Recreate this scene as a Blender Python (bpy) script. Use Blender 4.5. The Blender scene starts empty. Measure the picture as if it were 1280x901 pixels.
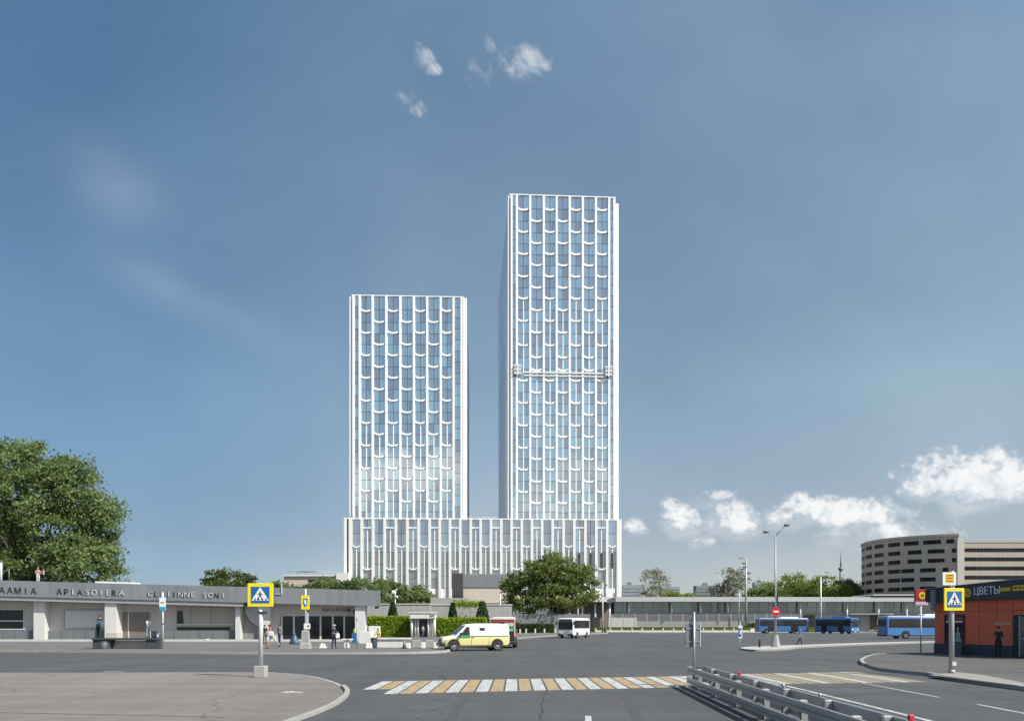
import bpy, bmesh, math, random
import numpy as np
from mathutils import Vector, Matrix
R = math.radians
random.seed(7)
rng = np.random.default_rng(7)
S = bpy.context.scene
COL = S.collection
CAMZ = 1.9
F = 1000.0          # focal length in photo pixels
HZ = 780.0          # horizon row

def PX(px, Y): return (px - 640.0) * Y / F
def PZ(py, Y): return CAMZ + (HZ - py) * Y / F
def GY(py, z=0.0): return (CAMZ - z) * F / (py - HZ)
def G(px, py, z=0.0):
    y = GY(py, z)
    return (PX(px, y), y)

# ------------------------------------------------------------------ helpers
def srgb(h):
    h = h.lstrip('#')
    out = []
    for i in (0, 2, 4):
        c = int(h[i:i+2], 16) / 255.0
        out.append(c / 12.92 if c <= 0.04045 else ((c + 0.055) / 1.055) ** 2.4)
    return tuple(out)

MATS = {}
def mat(name, col, rough=0.6, metal=0.0, var=0.12, scale=2.0, bump=0.0, bscale=20.0, spec=0.5, stain=0.0, coat=0.0):
    if name in MATS: return MATS[name]
    if isinstance(col, str): col = srgb(col)
    m = bpy.data.materials.new(name); m.use_nodes = True
    nt = m.node_tree; b = nt.nodes['Principled BSDF']
    b.inputs['Roughness'].default_value = rough
    b.inputs['Metallic'].default_value = metal
    b.inputs['Specular IOR Level'].default_value = spec
    if coat: b.inputs['Coat Weight'].default_value = coat; b.inputs['Coat Roughness'].default_value = 0.05
    tc = nt.nodes.new('ShaderNodeTexCoord')
    n = nt.nodes.new('ShaderNodeTexNoise'); n.inputs['Scale'].default_value = scale
    n.inputs['Detail'].default_value = 6.0; n.inputs['Roughness'].default_value = 0.6
    nt.links.new(tc.outputs['Object'], n.inputs['Vector'])
    mx = nt.nodes.new('ShaderNodeMix'); mx.data_type = 'RGBA'
    lo = tuple(c * (1 - var) for c in col) + (1,); hi = tuple(min(1, c * (1 + var)) for c in col) + (1,)
    mx.inputs[6].default_value = lo; mx.inputs[7].default_value = hi
    nt.links.new(n.outputs['Fac'], mx.inputs[0])
    out = mx.outputs[2]
    if stain:
        mp = nt.nodes.new('ShaderNodeMapping'); mp.inputs['Scale'].default_value = (1.3, 1.3, 0.12)
        nt.links.new(tc.outputs['Object'], mp.inputs['Vector'])
        n2 = nt.nodes.new('ShaderNodeTexNoise'); n2.inputs['Scale'].default_value = 1.6; n2.inputs['Detail'].default_value = 5
        nt.links.new(mp.outputs['Vector'], n2.inputs['Vector'])
        rp = nt.nodes.new('ShaderNodeMapRange'); rp.inputs['From Min'].default_value = 0.45; rp.inputs['From Max'].default_value = 0.75
        rp.inputs['To Max'].default_value = stain
        nt.links.new(n2.outputs['Fac'], rp.inputs['Value'])
        m2 = nt.nodes.new('ShaderNodeMix'); m2.data_type = 'RGBA'
        m2.inputs[7].default_value = tuple(c * 0.5 for c in col) + (1,)
        nt.links.new(rp.outputs['Result'], m2.inputs[0]); nt.links.new(out, m2.inputs[6])
        out = m2.outputs[2]
    nt.links.new(out, b.inputs['Base Color'])
    if bump:
        n3 = nt.nodes.new('ShaderNodeTexNoise'); n3.inputs['Scale'].default_value = bscale; n3.inputs['Detail'].default_value = 4
        nt.links.new(tc.outputs['Object'], n3.inputs['Vector'])
        bp = nt.nodes.new('ShaderNodeBump'); bp.inputs['Strength'].default_value = bump; bp.inputs['Distance'].default_value = 0.02
        nt.links.new(n3.outputs['Fac'], bp.inputs['Height']); nt.links.new(bp.outputs['Normal'], b.inputs['Normal'])
    MATS[name] = m
    return m

def glass(name, col, metal=0.85, rough=0.05, rnd=0.25):
    """reflective curtain-wall / vehicle glass: tint differs from pane to pane"""
    if name in MATS: return MATS[name]
    if isinstance(col, str): col = srgb(col)
    m = bpy.data.materials.new(name); m.use_nodes = True
    nt = m.node_tree; b = nt.nodes['Principled BSDF']
    b.inputs['Metallic'].default_value = metal; b.inputs['Roughness'].default_value = rough
    oi = nt.nodes.new('ShaderNodeObjectInfo'); ge = nt.nodes.new('ShaderNodeNewGeometry')
    ad = nt.nodes.new('ShaderNodeMath'); ad.operation = 'ADD'
    nt.links.new(oi.outputs['Random'], ad.inputs[0]); nt.links.new(ge.outputs['Random Per Island'], ad.inputs[1])
    fr = nt.nodes.new('ShaderNodeMath'); fr.operation = 'FRACT'; nt.links.new(ad.outputs[0], fr.inputs[0])
    mx = nt.nodes.new('ShaderNodeMix'); mx.data_type = 'RGBA'
    mx.inputs[6].default_value = (col[0]*(1-rnd*.8), col[1]*(1-rnd*1.1), col[2]*(1-rnd*1.1), 1)
    mx.inputs[7].default_value = (min(1,col[0]*(1+rnd*.2)), min(1,col[1]*(1+rnd*.5)), min(1,col[2]*(1+rnd*.4)), 1)
    nt.links.new(fr.outputs[0], mx.inputs[0]); nt.links.new(mx.outputs[2], b.inputs['Base Color'])
    MATS[name] = m
    return m

def leafmat(name, c1, c2, trans=0.35):
    if name in MATS: return MATS[name]
    m = bpy.data.materials.new(name); m.use_nodes = True
    nt = m.node_tree; nt.nodes.clear()
    out = nt.nodes.new('ShaderNodeOutputMaterial')
    ge = nt.nodes.new('ShaderNodeNewGeometry')
    tc = nt.nodes.new('ShaderNodeTexCoord')
    n = nt.nodes.new('ShaderNodeTexNoise'); n.inputs['Scale'].default_value = 0.45; n.inputs['Detail'].default_value = 3
    nt.links.new(tc.outputs['Object'], n.inputs['Vector'])
    ad = nt.nodes.new('ShaderNodeMath'); ad.operation = 'MULTIPLY_ADD'; ad.inputs[1].default_value = 0.6; ad.use_clamp = True
    sb = nt.nodes.new('ShaderNodeMath'); sb.operation = 'MULTIPLY_ADD'; sb.inputs[1].default_value = 1.6; sb.inputs[2].default_value = -0.6
    nt.links.new(n.outputs['Fac'], sb.inputs[0])
    nt.links.new(ge.outputs['Random Per Island'], ad.inputs[0]); nt.links.new(sb.outputs[0], ad.inputs[2])
    mx = nt.nodes.new('ShaderNodeMix'); mx.data_type = 'RGBA'
    mx.inputs[6].default_value = c1 + (1,); mx.inputs[7].default_value = c2 + (1,)
    nt.links.new(ad.outputs[0], mx.inputs[0])
    b = nt.nodes.new('ShaderNodeBsdfPrincipled'); b.inputs['Roughness'].default_value = 0.55
    b.inputs['Specular IOR Level'].default_value = 0.3
    t = nt.nodes.new('ShaderNodeBsdfTranslucent')
    nt.links.new(mx.outputs[2], b.inputs['Base Color']); nt.links.new(mx.outputs[2], t.inputs['Color'])
    ms = nt.nodes.new('ShaderNodeMixShader'); ms.inputs[0].default_value = trans
    nt.links.new(b.outputs[0], ms.inputs[1]); nt.links.new(t.outputs[0], ms.inputs[2])
    nt.links.new(ms.outputs[0], out.inputs['Surface'])
    MATS[name] = m
    return m

class MB:
    def __init__(s): s.v = []; s.f = []; s.m = []; s.sm = []
    def add(s, vs, fs, mi=0, smooth=False):
        o = len(s.v); s.v += [tuple(v) for v in vs]
        for f in fs: s.f.append(tuple(o + i for i in f)); s.m.append(mi); s.sm.append(smooth)
        return s
    def hexa(s, p, mi=0):   # p: 8 points, bottom 4 ccw then top 4
        return s.add(p, [(3,2,1,0),(4,5,6,7),(0,1,5,4),(1,2,6,5),(2,3,7,6),(3,0,4,7)], mi)
    def box(s, x0, x1, y0, y1, z0, z1, mi=0):
        return s.hexa([(x0,y0,z0),(x1,y0,z0),(x1,y1,z0),(x0,y1,z0),(x0,y0,z1),(x1,y0,z1),(x1,y1,z1),(x0,y1,z1)], mi)
    def rbox(s, x0, x1, y0, y1, z0, z1, r=0.05, seg=2, mi=0):
        bm = bmesh.new(); bmesh.ops.create_cube(bm, size=1)
        for v in bm.verts:
            v.co = Vector(((x0+x1)/2+v.co.x*(x1-x0), (y0+y1)/2+v.co.y*(y1-y0), (z0+z1)/2+v.co.z*(z1-z0)))
        bmesh.ops.bevel(bm, geom=bm.edges[:], offset=r, segments=seg, profile=0.5, affect='EDGES')
        bm.verts.index_update()
        bm.normal_update(); o = len(s.f)
        s.add([v.co[:] for v in bm.verts], [[v.index for v in f.verts] for f in bm.faces], mi, False)
        for i, f in enumerate(bm.faces): s.sm[o+i] = seg > 1 and max(abs(f.normal.x),abs(f.normal.y),abs(f.normal.z)) < .999
        bm.free()
        return s
    def prism(s, poly, z0, z1, mi=0, mtop=None):
        n = len(poly)
        a = sum(poly[i][0]*poly[(i+1)%n][1]-poly[(i+1)%n][0]*poly[i][1] for i in range(n))
        if a < 0: poly = poly[::-1]
        vs = [(p[0],p[1],z0) for p in poly] + [(p[0],p[1],z1) for p in poly]
        s.add(vs, [tuple(range(n-1,-1,-1))] + [(i,(i+1)%n,(i+1)%n+n,i+n) for i in range(n)], mi)
        o = len(s.v) - 2*n
        s.f.append(tuple(o+n+i for i in range(n))); s.m.append(mi if mtop is None else mtop); s.sm.append(False)
        return s
    def plate(s, poly, y, t, mi=0):
        """polygon given in x,z, thickness t along -y (front at y-t)"""
        n = len(poly)
        vs = [(p[0],y,p[1]) for p in poly] + [(p[0],y-t,p[1]) for p in poly]
        return s.add(vs, [tuple(range(n)), tuple(range(2*n-1,n-1,-1))] + [(i,i+n,(i+1)%n+n,(i+1)%n) for i in range(n)], mi)
    def tube(s, pts, rad, n=10, mi=0, cap=True, smooth=True):
        pts = [Vector(p) for p in pts]
        if not hasattr(rad, '__len__'): rad = [rad]*len(pts)
        rings = []
        o = len(s.v)
        for i, p in enumerate(pts):
            d = (pts[min(i+1,len(pts)-1)] - pts[max(i-1,0)])
            d = d.normalized() if d.length > 1e-9 else Vector((0,0,1))
            a = Vector((0,0,1)) if abs(d.z) < 0.9 else Vector((1,0,0))
            u = d.cross(a).normalized(); w = d.cross(u)
            for k in range(n):
                t = 2*math.pi*k/n
                s.v.append(tuple(p + (u*math.cos(t)+w*math.sin(t))*rad[i]))
        for i in range(len(pts)-1):
            for k in range(n):
                s.f.append((o+i*n+k, o+i*n+(k+1)%n, o+(i+1)*n+(k+1)%n, o+(i+1)*n+k)); s.m.append(mi); s.sm.append(smooth)
        if cap:
            s.f.append(tuple(o+k for k in range(n-1,-1,-1))); s.m.append(mi); s.sm.append(False)
            l = o+(len(pts)-1)*n
            s.f.append(tuple(l+k for k in range(n))); s.m.append(mi); s.sm.append(False)
        return s
    def cyl(s, p0, p1, r0, r1=None, n=16, mi=0): return s.tube([p0,p1], [r0, r0 if r1 is None else r1], n, mi)
    def loft(s, rings, mi=0, cap=True, smooth=False, closed=True, mfun=None):
        o = len(s.v); n = len(rings[0])
        for r in rings: s.v += [tuple(p) for p in r]
        for i in range(len(rings)-1):
            for k in range(n if closed else n-1):
                s.f.append((o+i*n+k, o+i*n+(k+1)%n, o+(i+1)*n+(k+1)%n, o+(i+1)*n+k))
                s.m.append(mfun(i,k) if mfun else mi); s.sm.append(smooth)
        if cap:
            s.f.append(tuple(o+k for k in range(n-1,-1,-1))); s.m.append(mi); s.sm.append(False)
            l = o+(len(rings)-1)*n
            s.f.append(tuple(l+k for k in range(n))); s.m.append(mi); s.sm.append(False)
        return s
    def data(s, name, mats):
        me = bpy.data.meshes.new(name); me.from_pydata(s.v, [], s.f)
        for m in (mats if isinstance(mats, (list,tuple)) else [mats]): me.materials.append(m)
        me.polygons.foreach_set('material_index', s.m); me.polygons.foreach_set('use_smooth', s.sm)
        me.update()
        return me
    def build(s, name, mats, parent=None, loc=None, fix=True):
        me = s.data(name, mats)
        if fix:
            bm = bmesh.new(); bm.from_mesh(me); bmesh.ops.recalc_face_normals(bm, faces=bm.faces[:]); bm.to_mesh(me); bm.free()
        return link(name, me, parent, loc)

def link(name, me, parent=None, loc=None):
    o = bpy.data.objects.new(name, me); COL.objects.link(o)
    if parent: o.parent = parent
    if loc: o.location = loc
    return o
def tag(o, label=None, cat=None, group=None, kind=None):
    if label: o['label'] = label
    if cat: o['category'] = cat
    if group: o['group'] = group
    if kind: o['kind'] = kind
    return o
def empty(name, loc, rz=0.0, label=None, cat=None, group=None):
    o = bpy.data.objects.new(name, None); COL.objects.link(o)
    o.location = loc; o.rotation_euler = (0,0,rz); o.empty_display_size = 0.5
    return tag(o, label, cat, group)
def copy_tree(o, parent=None):
    c = o.copy(); COL.objects.link(c)
    if parent: c.parent = parent
    for ch in [k for k in o.children]: copy_tree(ch, c)
    return c
def structure(o): o['kind'] = 'structure'; return o
def catmull(pts, n=8, closed=False):
    P = [Vector((p[0],p[1],0)) for p in pts]; out = []
    N = len(P)
    for i in range(N if closed else N-1):
        if closed: a,b,c,d = P[(i-1)%N],P[i],P[(i+1)%N],P[(i+2)%N]
        else: a,b,c,d = P[max(i-1,0)],P[i],P[i+1],P[min(i+2,N-1)]
        for k in range(n):
            t = k/n
            q = 0.5*((2*b)+(-a+c)*t+(2*a-5*b+4*c-d)*t*t+(-a+3*b-3*c+d)*t**3)
            out.append((q.x,q.y))
    if not closed: out.append((P[-1].x,P[-1].y))
    return out
def ribbon(mb, pts, w, z0, z1, mi=0):
    """a solid strip of width w along a plan polyline"""
    L = []; Rr = []
    for i, p in enumerate(pts):
        a = Vector(pts[max(i-1,0)][:2]); b = Vector(pts[min(i+1,len(pts)-1)][:2])
        d = (b-a).normalized(); n = Vector((-d.y, d.x))*(w/2)
        L.append((p[0]+n.x,p[1]+n.y)); Rr.append((p[0]-n.x,p[1]-n.y))
    rings = [[(l[0],l[1],z0),(r[0],r[1],z0),(r[0],r[1],z1),(l[0],l[1],z1)] for l,r in zip(L,Rr)]
    return mb.loft(rings, mi)
def text(name, s, size, mats, parent, M, ext=0.02, align='LEFT', sx=1.0, space=1.0, bold=0.0):
    cu = bpy.data.curves.new(name, 'FONT'); cu.body = s; cu.size = size; cu.extrude = ext; cu.align_x = align
    cu.space_character = space; cu.offset = bold
    t = bpy.data.objects.new(name, cu); COL.objects.link(t)
    dg = bpy.context.evaluated_depsgraph_get()
    me = bpy.data.meshes.new_from_object(t.evaluated_get(dg)); bpy.data.objects.remove(t); bpy.data.curves.remove(cu)
    me.transform(M @ Matrix.Rotation(R(90),4,'X') @ Matrix.Diagonal((sx,1,1,1)))
    me.materials.clear(); me.materials.append(mats)
    return link(name, me, parent)

# ------------------------------------------------------------------ camera, world, light
cam = bpy.data.cameras.new('camera'); co = bpy.data.objects.new('camera', cam); COL.objects.link(co)
co.location = (0,0,CAMZ); co.rotation_euler = (R(90),0,0)
cam.sensor_width = 36.0; cam.lens = 36.0*F/1280.0
cam.shift_y = (HZ-450.5)/1280.0
cam.clip_end = 20000; cam.clip_start = 0.1
S.camera = co
SUN_AZ, SUN_EL = R(33), R(46)      # azimuth measured from +X towards the camera side
sv = Vector((math.cos(SUN_EL)*math.cos(SUN_AZ), -math.cos(SUN_EL)*math.sin(SUN_AZ), math.sin(SUN_EL)))
sl = bpy.data.lights.new('sun', 'SUN'); so = bpy.data.objects.new('sun', sl); COL.objects.link(so)
sl.energy = 4.6; sl.angle = R(0.53); sl.color = (1.0, 0.95, 0.87)
so.rotation_euler = (-sv).to_track_quat('-Z','Y').to_euler(); so.location = (60,-40,90)
S.view_settings.view_transform = 'Standard'; S.view_settings.look = 'None'; S.view_settings.gamma = 1.0
S.view_settings.use_curve_mapping = False
S.view_settings.exposure = 0.42

w = bpy.data.worlds.new('World'); S.world = w; w.use_nodes = True
nt = w.node_tree; nt.nodes.clear()
def N(t, **k):
    n = nt.nodes.new(t)
    for a, b in k.items(): setattr(n, a, b)
    return n
def Lk(a, b): nt.links.new(a, b)
def math_(op, a, b=None, c=None, clamp=False):
    n = N('ShaderNodeMath', operation=op); n.use_clamp = clamp
    for i, q in enumerate((a,b,c)):
        if q is None: continue
        if isinstance(q, (int,float)): n.inputs[i].default_value = q
        else: Lk(q, n.inputs[i])
    return n.outputs[0]
outw = N('ShaderNodeOutputWorld')
sky = N('ShaderNodeTexSky'); sky.sky_type = 'NISHITA'; sky.sun_disc = False
sky.sun_elevation = SUN_EL; sky.sun_rotation = math.atan2(sv.x, sv.y)
sky.air_density = 1.0; sky.dust_density = 1.0; sky.ozone_density = 2.0; sky.altitude = 150
SKY_STRENGTH = 0.085
tcw = N('ShaderNodeTexCoord'); sp = N('ShaderNodeSeparateXYZ'); Lk(tcw.outputs['Generated'], sp.inputs[0])
X, Yw, Zw = sp.outputs
ay = math_('MAXIMUM', math_('ABSOLUTE', Yw), 0.02)
U = math_('DIVIDE', X, ay); V = math_('DIVIDE', Zw, ay)
front = math_('GREATER_THAN', Yw, 0.0)
BL_F = [  # px, py, half width, half height, weight : cumulus over the right-hand horizon
 (1215,600,95,44,1.05),(1150,612,34,22,.8),(1265,598,60,36,1.0),(1050,638,95,26,.95),(990,646,34,16,.7),(916,650,36,28,.95),
 (848,650,30,28,.8),(802,658,20,12,.5),(1120,668,75,18,.55),(890,622,26,9,.35),(880,674,22,10,.35),(1060,667,40,9,.3)]
WISP = [(531,72,17,30,.62),(541,88,14,12,.85),(505,122,24,18,.85),(528,136,20,18,.85),(636,74,20,26,.95),(660,82,38,34,1.45),(672,68,16,24,1.1),(610,58,16,18,.6),(598,95,22,30,.4)]
BL_B = [(-.06,.172,.085,.040,1.5),(.01,.19,.06,.034,1.3),(-.115,.165,.05,.034,1.2),(.15,.142,.09,.016,.9),(.3,.17,.16,.05,.9),(-.45,.2,.25,.06,.9),(.75,.25,.3,.08,.8),(-1.1,.3,.4,.1,.7)]
def noise_at(u, v, sc, det, ys=1.3, seed=0.0, rough=.6):
    cb = N('ShaderNodeCombineXYZ'); Lk(u, cb.inputs[0]); Lk(math_('MULTIPLY', v, ys), cb.inputs[1]); Lk(math_('MULTIPLY_ADD', front, 5.0, seed), cb.inputs[2])
    n = N('ShaderNodeTexNoise'); n.inputs['Scale'].default_value = sc; n.inputs['Detail'].default_value = det; n.inputs['Roughness'].default_value = rough
    Lk(cb.outputs[0], n.inputs['Vector']); return n.outputs['Fac']
def blobs(u, v, lst, cv=True):
    acc = None
    for (bx,by,bw,bh,wt) in lst:
        if cv: bx,by,bw,bh = (bx-640)/F,(HZ-by)/F,bw/F,bh/F
        a = math_('POWER', math_('ABSOLUTE', math_('DIVIDE', math_('SUBTRACT', u, bx), bw)), 2.0)
        dv = math_('DIVIDE', math_('SUBTRACT', v, by), bh)
        # flatter below than above
        dn = math_('MULTIPLY', math_('MINIMUM', dv, 0.0), 1.25)
        b = math_('POWER', math_('ADD', math_('MAXIMUM', dv, 0.0), math_('ABSOLUTE', dn)), 2.0)
        f = math_('MULTIPLY', math_('SUBTRACT', 1.0, math_('ADD', a, b)), wt)
        acc = f if acc is None else math_('MAXIMUM', acc, f)
    return math_('MAXIMUM', acc, -1.0)
def cumulus(u, v):
    ff = math_('MULTIPLY_ADD', front, 1.0, 0.0)
    fld = math_('ADD', math_('MULTIPLY', blobs(u,v,BL_F), ff), math_('MULTIPLY', blobs(u,v,BL_B,False), math_('SUBTRACT', 1.0, ff)))
    n1 = noise_at(u, v, 22, 6, 1.25, 0, .55)
    n2 = noise_at(u, v, 70, 5, 1.1, 3, .6)
    return math_('ADD', math_('MULTIPLY_ADD', math_('SUBTRACT', n1, .5), 2.6, math_('MULTIPLY', fld, .9)), math_('MULTIPLY', math_('SUBTRACT', n2, .5), .9))
def smooth(x, a, b, hi=1.0):
    n = N('ShaderNodeMapRange'); n.interpolation_type = 'SMOOTHSTEP'
    n.inputs['From Min'].default_value = a; n.inputs['From Max'].default_value = b; n.inputs['To Max'].default_value = hi
    Lk(x, n.inputs['Value']); return n.outputs['Result']
def between(x, a, b): return math_('MULTIPLY', math_('GREATER_THAN', x, a), math_('LESS_THAN', x, b))
def ramp(x, stops):
    r = N('ShaderNodeValToRGB'); Lk(x, r.inputs[0]); e = r.color_ramp.elements
    while len(e) < len(stops): e.new(.5)
    for q, (p, c) in zip(e, stops): q.position = p; q.color = c + (1,)
    return r.outputs[0]
# clear sky: Nishita, with its height and side-to-side balance trimmed
def mulc(a, b):
    m = N('ShaderNodeMix', data_type='RGBA', blend_type='MULTIPLY'); m.inputs[0].default_value = 1.0
    Lk(a, m.inputs[6]); Lk(b, m.inputs[7]); return m.outputs[2]
zr = ramp(Zw, [(0,(.40,.475,.60)),(.05,(.40,.41,.49)),(.10,(.405,.385,.41)),(.16,(.455,.44,.43)),(.27,(.54,.55,.50)),(.40,(.60,.605,.545)),(.62,(.60,.69,.635))])
xr = ramp(math_('MULTIPLY_ADD', X, .5, .5), [(.2,(.54,.69,.83)),(.31,(.60,.74,.86)),(.44,(.93,.96,.98)),(.5,(1,1,1)),(.62,(1,1,1)),(.78,(1.12,1.10,1.06))])
vn = noise_at(U, V, 3.0, 3, 1.4, 17, .5)
vr = ramp(vn, [(.28,(.575,.54,.51)),(.5,(.645,.59,.545)),(.75,(.74,.655,.585))])
skyc = mulc(mulc(mulc(sky.outputs[0], zr), xr), vr)
def puff(px, py, a, b, k):
    u = math_('SUBTRACT', U, (px-640)/F); v = math_('SUBTRACT', V, (HZ-py)/F)
    v = math_('MULTIPLY_ADD', u, k, v)
    q = math_('ADD', math_('POWER', math_('ABSOLUTE', math_('MULTIPLY', u, F/a)), 2.0), math_('POWER', math_('ABSOLUTE', math_('MULTIPLY', v, F/b)), 2.0))
    return math_('EXPONENT', math_('MULTIPLY', q, -1.0))
sm_ = math_('MULTIPLY', math_('MULTIPLY', math_('ADD', puff(128,222,60,42,.35), math_('ADD', math_('MULTIPLY', puff(235,372,95,26,.45), .8), math_('MULTIPLY', puff(1010,40,190,70,.1), .5))), math_('MULTIPLY', math_('MULTIPLY', vn, vn), front)), .42, clamp=True)
hz_ = N('ShaderNodeMix', data_type='RGBA'); hz_.inputs[7].default_value = (1.95,2.05,2.2,1); Lk(sm_, hz_.inputs[0]); Lk(skyc, hz_.inputs[6]); skyc = hz_.outputs[2]
bg1 = N('ShaderNodeBackground'); Lk(skyc, bg1.inputs['Color']); bg1.inputs['Strength'].default_value = SKY_STRENGTH*3.9
def cloud_field(u, v, lst, cv, ys):
    n1 = noise_at(u, v, 22, 5, 1.25, 0, .55)
    n2 = noise_at(u, v, 75, 4, 1.1, 3, .65)
    return math_('ADD', math_('MULTIPLY_ADD', math_('SUBTRACT', n1, .5), 2.6, math_('MULTIPLY', blobs(u,v,lst,cv), .9)), math_('MULTIPLY', math_('SUBTRACT', n2, .5), 1.5))
def cloud_shader(lst, cv):
    d0 = cloud_field(U, V, lst, cv, 1.0)
    d1 = cloud_field(math_('ADD', U, .012), math_('ADD', V, .034), lst, cv, 1.0)
    al = math_('MULTIPLY', smooth(d0, .0, .85), .95)
    soft = smooth(math_('ADD', blobs(U, math_('ADD', V, .008), lst, cv), math_('MULTIPLY', math_('SUBTRACT', noise_at(U,V,14,3,1.3,21), .5), 3.2)), -.15, 1.2, .36)
    al0 = al; al = math_('MAXIMUM', al, soft)
    lit = smooth(math_('SUBTRACT', d0, d1), -.55, 1.1)
    cc = N('ShaderNodeMix', data_type='RGBA'); cc.inputs[6].default_value = (.50,.56,.62,1); cc.inputs[7].default_value = (.80,.80,.80,1)
    Lk(math_('MAXIMUM', lit, math_('SUBTRACT', 1.0, smooth(al0, 0, .5))), cc.inputs[0])
    b = N('ShaderNodeBackground'); Lk(cc.outputs[2], b.inputs['Color']); b.inputs['Strength'].default_value = .9
    m = N('ShaderNodeMixShader'); Lk(al, m.inputs[0]); Lk(bg1.outputs[0], m.inputs[1]); Lk(b.outputs[0], m.inputs[2]); return m.outputs[0]
def gate(g_, a, b):
    m = N('ShaderNodeMixShader'); Lk(g_, m.inputs[0]); Lk(a, m.inputs[1]); Lk(b, m.inputs[2]); return m.outputs[0]
gF = math_('MULTIPLY', front, math_('MULTIPLY', between(U, .10, .9), between(V, .06, .27)))
gW = math_('MULTIPLY', front, math_('MULTIPLY', between(U, -.2, .1), between(V, .6, .82)))
gB = math_('MULTIPLY', math_('SUBTRACT', 1.0, front), between(V, .06, .5))
wf = blobs(U,V,WISP)
cbw = N('ShaderNodeCombineXYZ'); Lk(math_('MULTIPLY_ADD', V, .35, U), cbw.inputs[0]); Lk(math_('MULTIPLY', V, .6), cbw.inputs[1])
nw = N('ShaderNodeTexNoise'); nw.inputs['Scale'].default_value = 26; nw.inputs['Detail'].default_value = 7; nw.inputs['Roughness'].default_value = .62; nw.inputs['Distortion'].default_value = .5
Lk(cbw.outputs[0], nw.inputs['Vector'])
ws = math_('ADD', math_('MULTIPLY', wf, .75), math_('MULTIPLY', math_('SUBTRACT', nw.outputs['Fac'], .54), 3.6))
aw = math_('MULTIPLY', smooth(ws, .05, 1.25, .78), smooth(wf, -.3, .45))
bgw = N('ShaderNodeBackground'); bgw.inputs['Color'].default_value = (.60,.62,.66,1); bgw.inputs['Strength'].default_value = .9
mw_ = N('ShaderNodeMixShader'); Lk(aw, mw_.inputs[0]); Lk(bg1.outputs[0], mw_.inputs[1]); Lk(bgw.outputs[0], mw_.inputs[2])
fin = gate(gF, bg1.outputs[0], cloud_shader(BL_F, True))
fin = gate(gB, fin, cloud_shader(BL_B, False))
fin = gate(gW, fin, mw_.outputs[0])
Lk(fin, outw.inputs['Surface'])
w.cycles.sampling_method = 'MANUAL'; w.cycles.sample_map_resolution = 512

# ------------------------------------------------------------------ materials
def asphalt(name, c, warm=1.0):
    m = bpy.data.materials.new(name); m.use_nodes = True; t = m.node_tree; b = t.nodes['Principled BSDF']
    b.inputs['Roughness'].default_value = .85; b.inputs['Specular IOR Level'].default_value = .35
    tc = t.nodes.new('ShaderNodeTexCoord')
    def nz(sc, det=5, mp=None, r=.6):
        n = t.nodes.new('ShaderNodeTexNoise'); n.inputs['Scale'].default_value = sc; n.inputs['Detail'].default_value = det; n.inputs['Roughness'].default_value = r
        if mp:
            q = t.nodes.new('ShaderNodeMapping'); q.inputs['Scale'].default_value = mp[0]; q.inputs['Rotation'].default_value = (0,0,mp[1])
            t.links.new(tc.outputs['Object'], q.inputs['Vector']); t.links.new(q.outputs[0], n.inputs['Vector'])
        else: t.links.new(tc.outputs['Object'], n.inputs['Vector'])
        return n.outputs['Fac']
    def mr(x, a, bb, lo, hi):
        n = t.nodes.new('ShaderNodeMapRange')
        for k, v in zip(('From Min','From Max','To Min','To Max'), (a,bb,lo,hi)): n.inputs[k].default_value = v
        t.links.new(x, n.inputs['Value']); return n.outputs['Result']
    def mul(a, bb):
        n = t.nodes.new('ShaderNodeMath'); n.operation = 'MULTIPLY'
        for i, q in enumerate((a,bb)):
            if isinstance(q,(int,float)): n.inputs[i].default_value = q
            else: t.links.new(q, n.inputs[i])
        return n.outputs[0]
    f = mr(nz(.09, 6), .3, .7, .86, 1.14)
    f = mul(f, mr(nz(.5, 6, ((.12,1.6,1), R(4))), .3, .7, .86, 1.10))        # long wheel-worn streaks across the square
    f = mul(f, mr(nz(.35, 5, ((1.5,.09,1), R(-3))), .35, .65, .90, 1.07))   # streaks along the approach lanes
    f = mul(f, mr(nz(2.5, 8), .3, .7, .92, 1.08))
    f = mul(f, mr(nz(60, 3), .3, .7, .80, 1.2))
    vo = t.nodes.new('ShaderNodeTexVoronoi'); vo.feature = 'DISTANCE_TO_EDGE'; vo.inputs['Scale'].default_value = .11
    q = t.nodes.new('ShaderNodeVectorMath'); q.operation = 'MULTIPLY_ADD'
    nn = t.nodes.new('ShaderNodeTexNoise'); nn.inputs['Scale'].default_value = .6; nn.inputs['Detail'].default_value = 6
    t.links.new(tc.outputs['Object'], nn.inputs['Vector'])
    t.links.new(nn.outputs['Color'], q.inputs[0]); q.inputs[1].default_value = (2.2,2.2,0); t.links.new(tc.outputs['Object'], q.inputs[2])
    t.links.new(q.outputs[0], vo.inputs['Vector'])
    f = mul(f, mr(vo.outputs['Distance'], .0, .006, .62, 1.0))
    mx = t.nodes.new('ShaderNodeMix'); mx.data_type = 'RGBA'; mx.inputs[6].default_value = (0,0,0,1); mx.inputs[7].default_value = c + (1,)
    sc = t.nodes.new('ShaderNodeVectorMath'); sc.operation = 'SCALE'; sc.inputs[0].default_value = c
    t.links.new(f, sc.inputs['Scale']); t.links.new(sc.outputs[0], b.inputs['Base Color'])
    bp = t.nodes.new('ShaderNodeBump'); bp.inputs['Strength'].default_value = .35; bp.inputs['Distance'].default_value = .01
    t.links.new(nz(80, 3), bp.inputs['Height']); t.links.new(bp.outputs[0], b.inputs['Normal'])
    MATS[name] = m; return m
A_ROAD = asphalt('asphalt_road', (.082,.083,.085))
A_PAVE = asphalt('asphalt_pavement', (.195,.178,.165))
A_SIDE = asphalt('asphalt_far_pavement', (.150,.145,.137))
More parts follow.
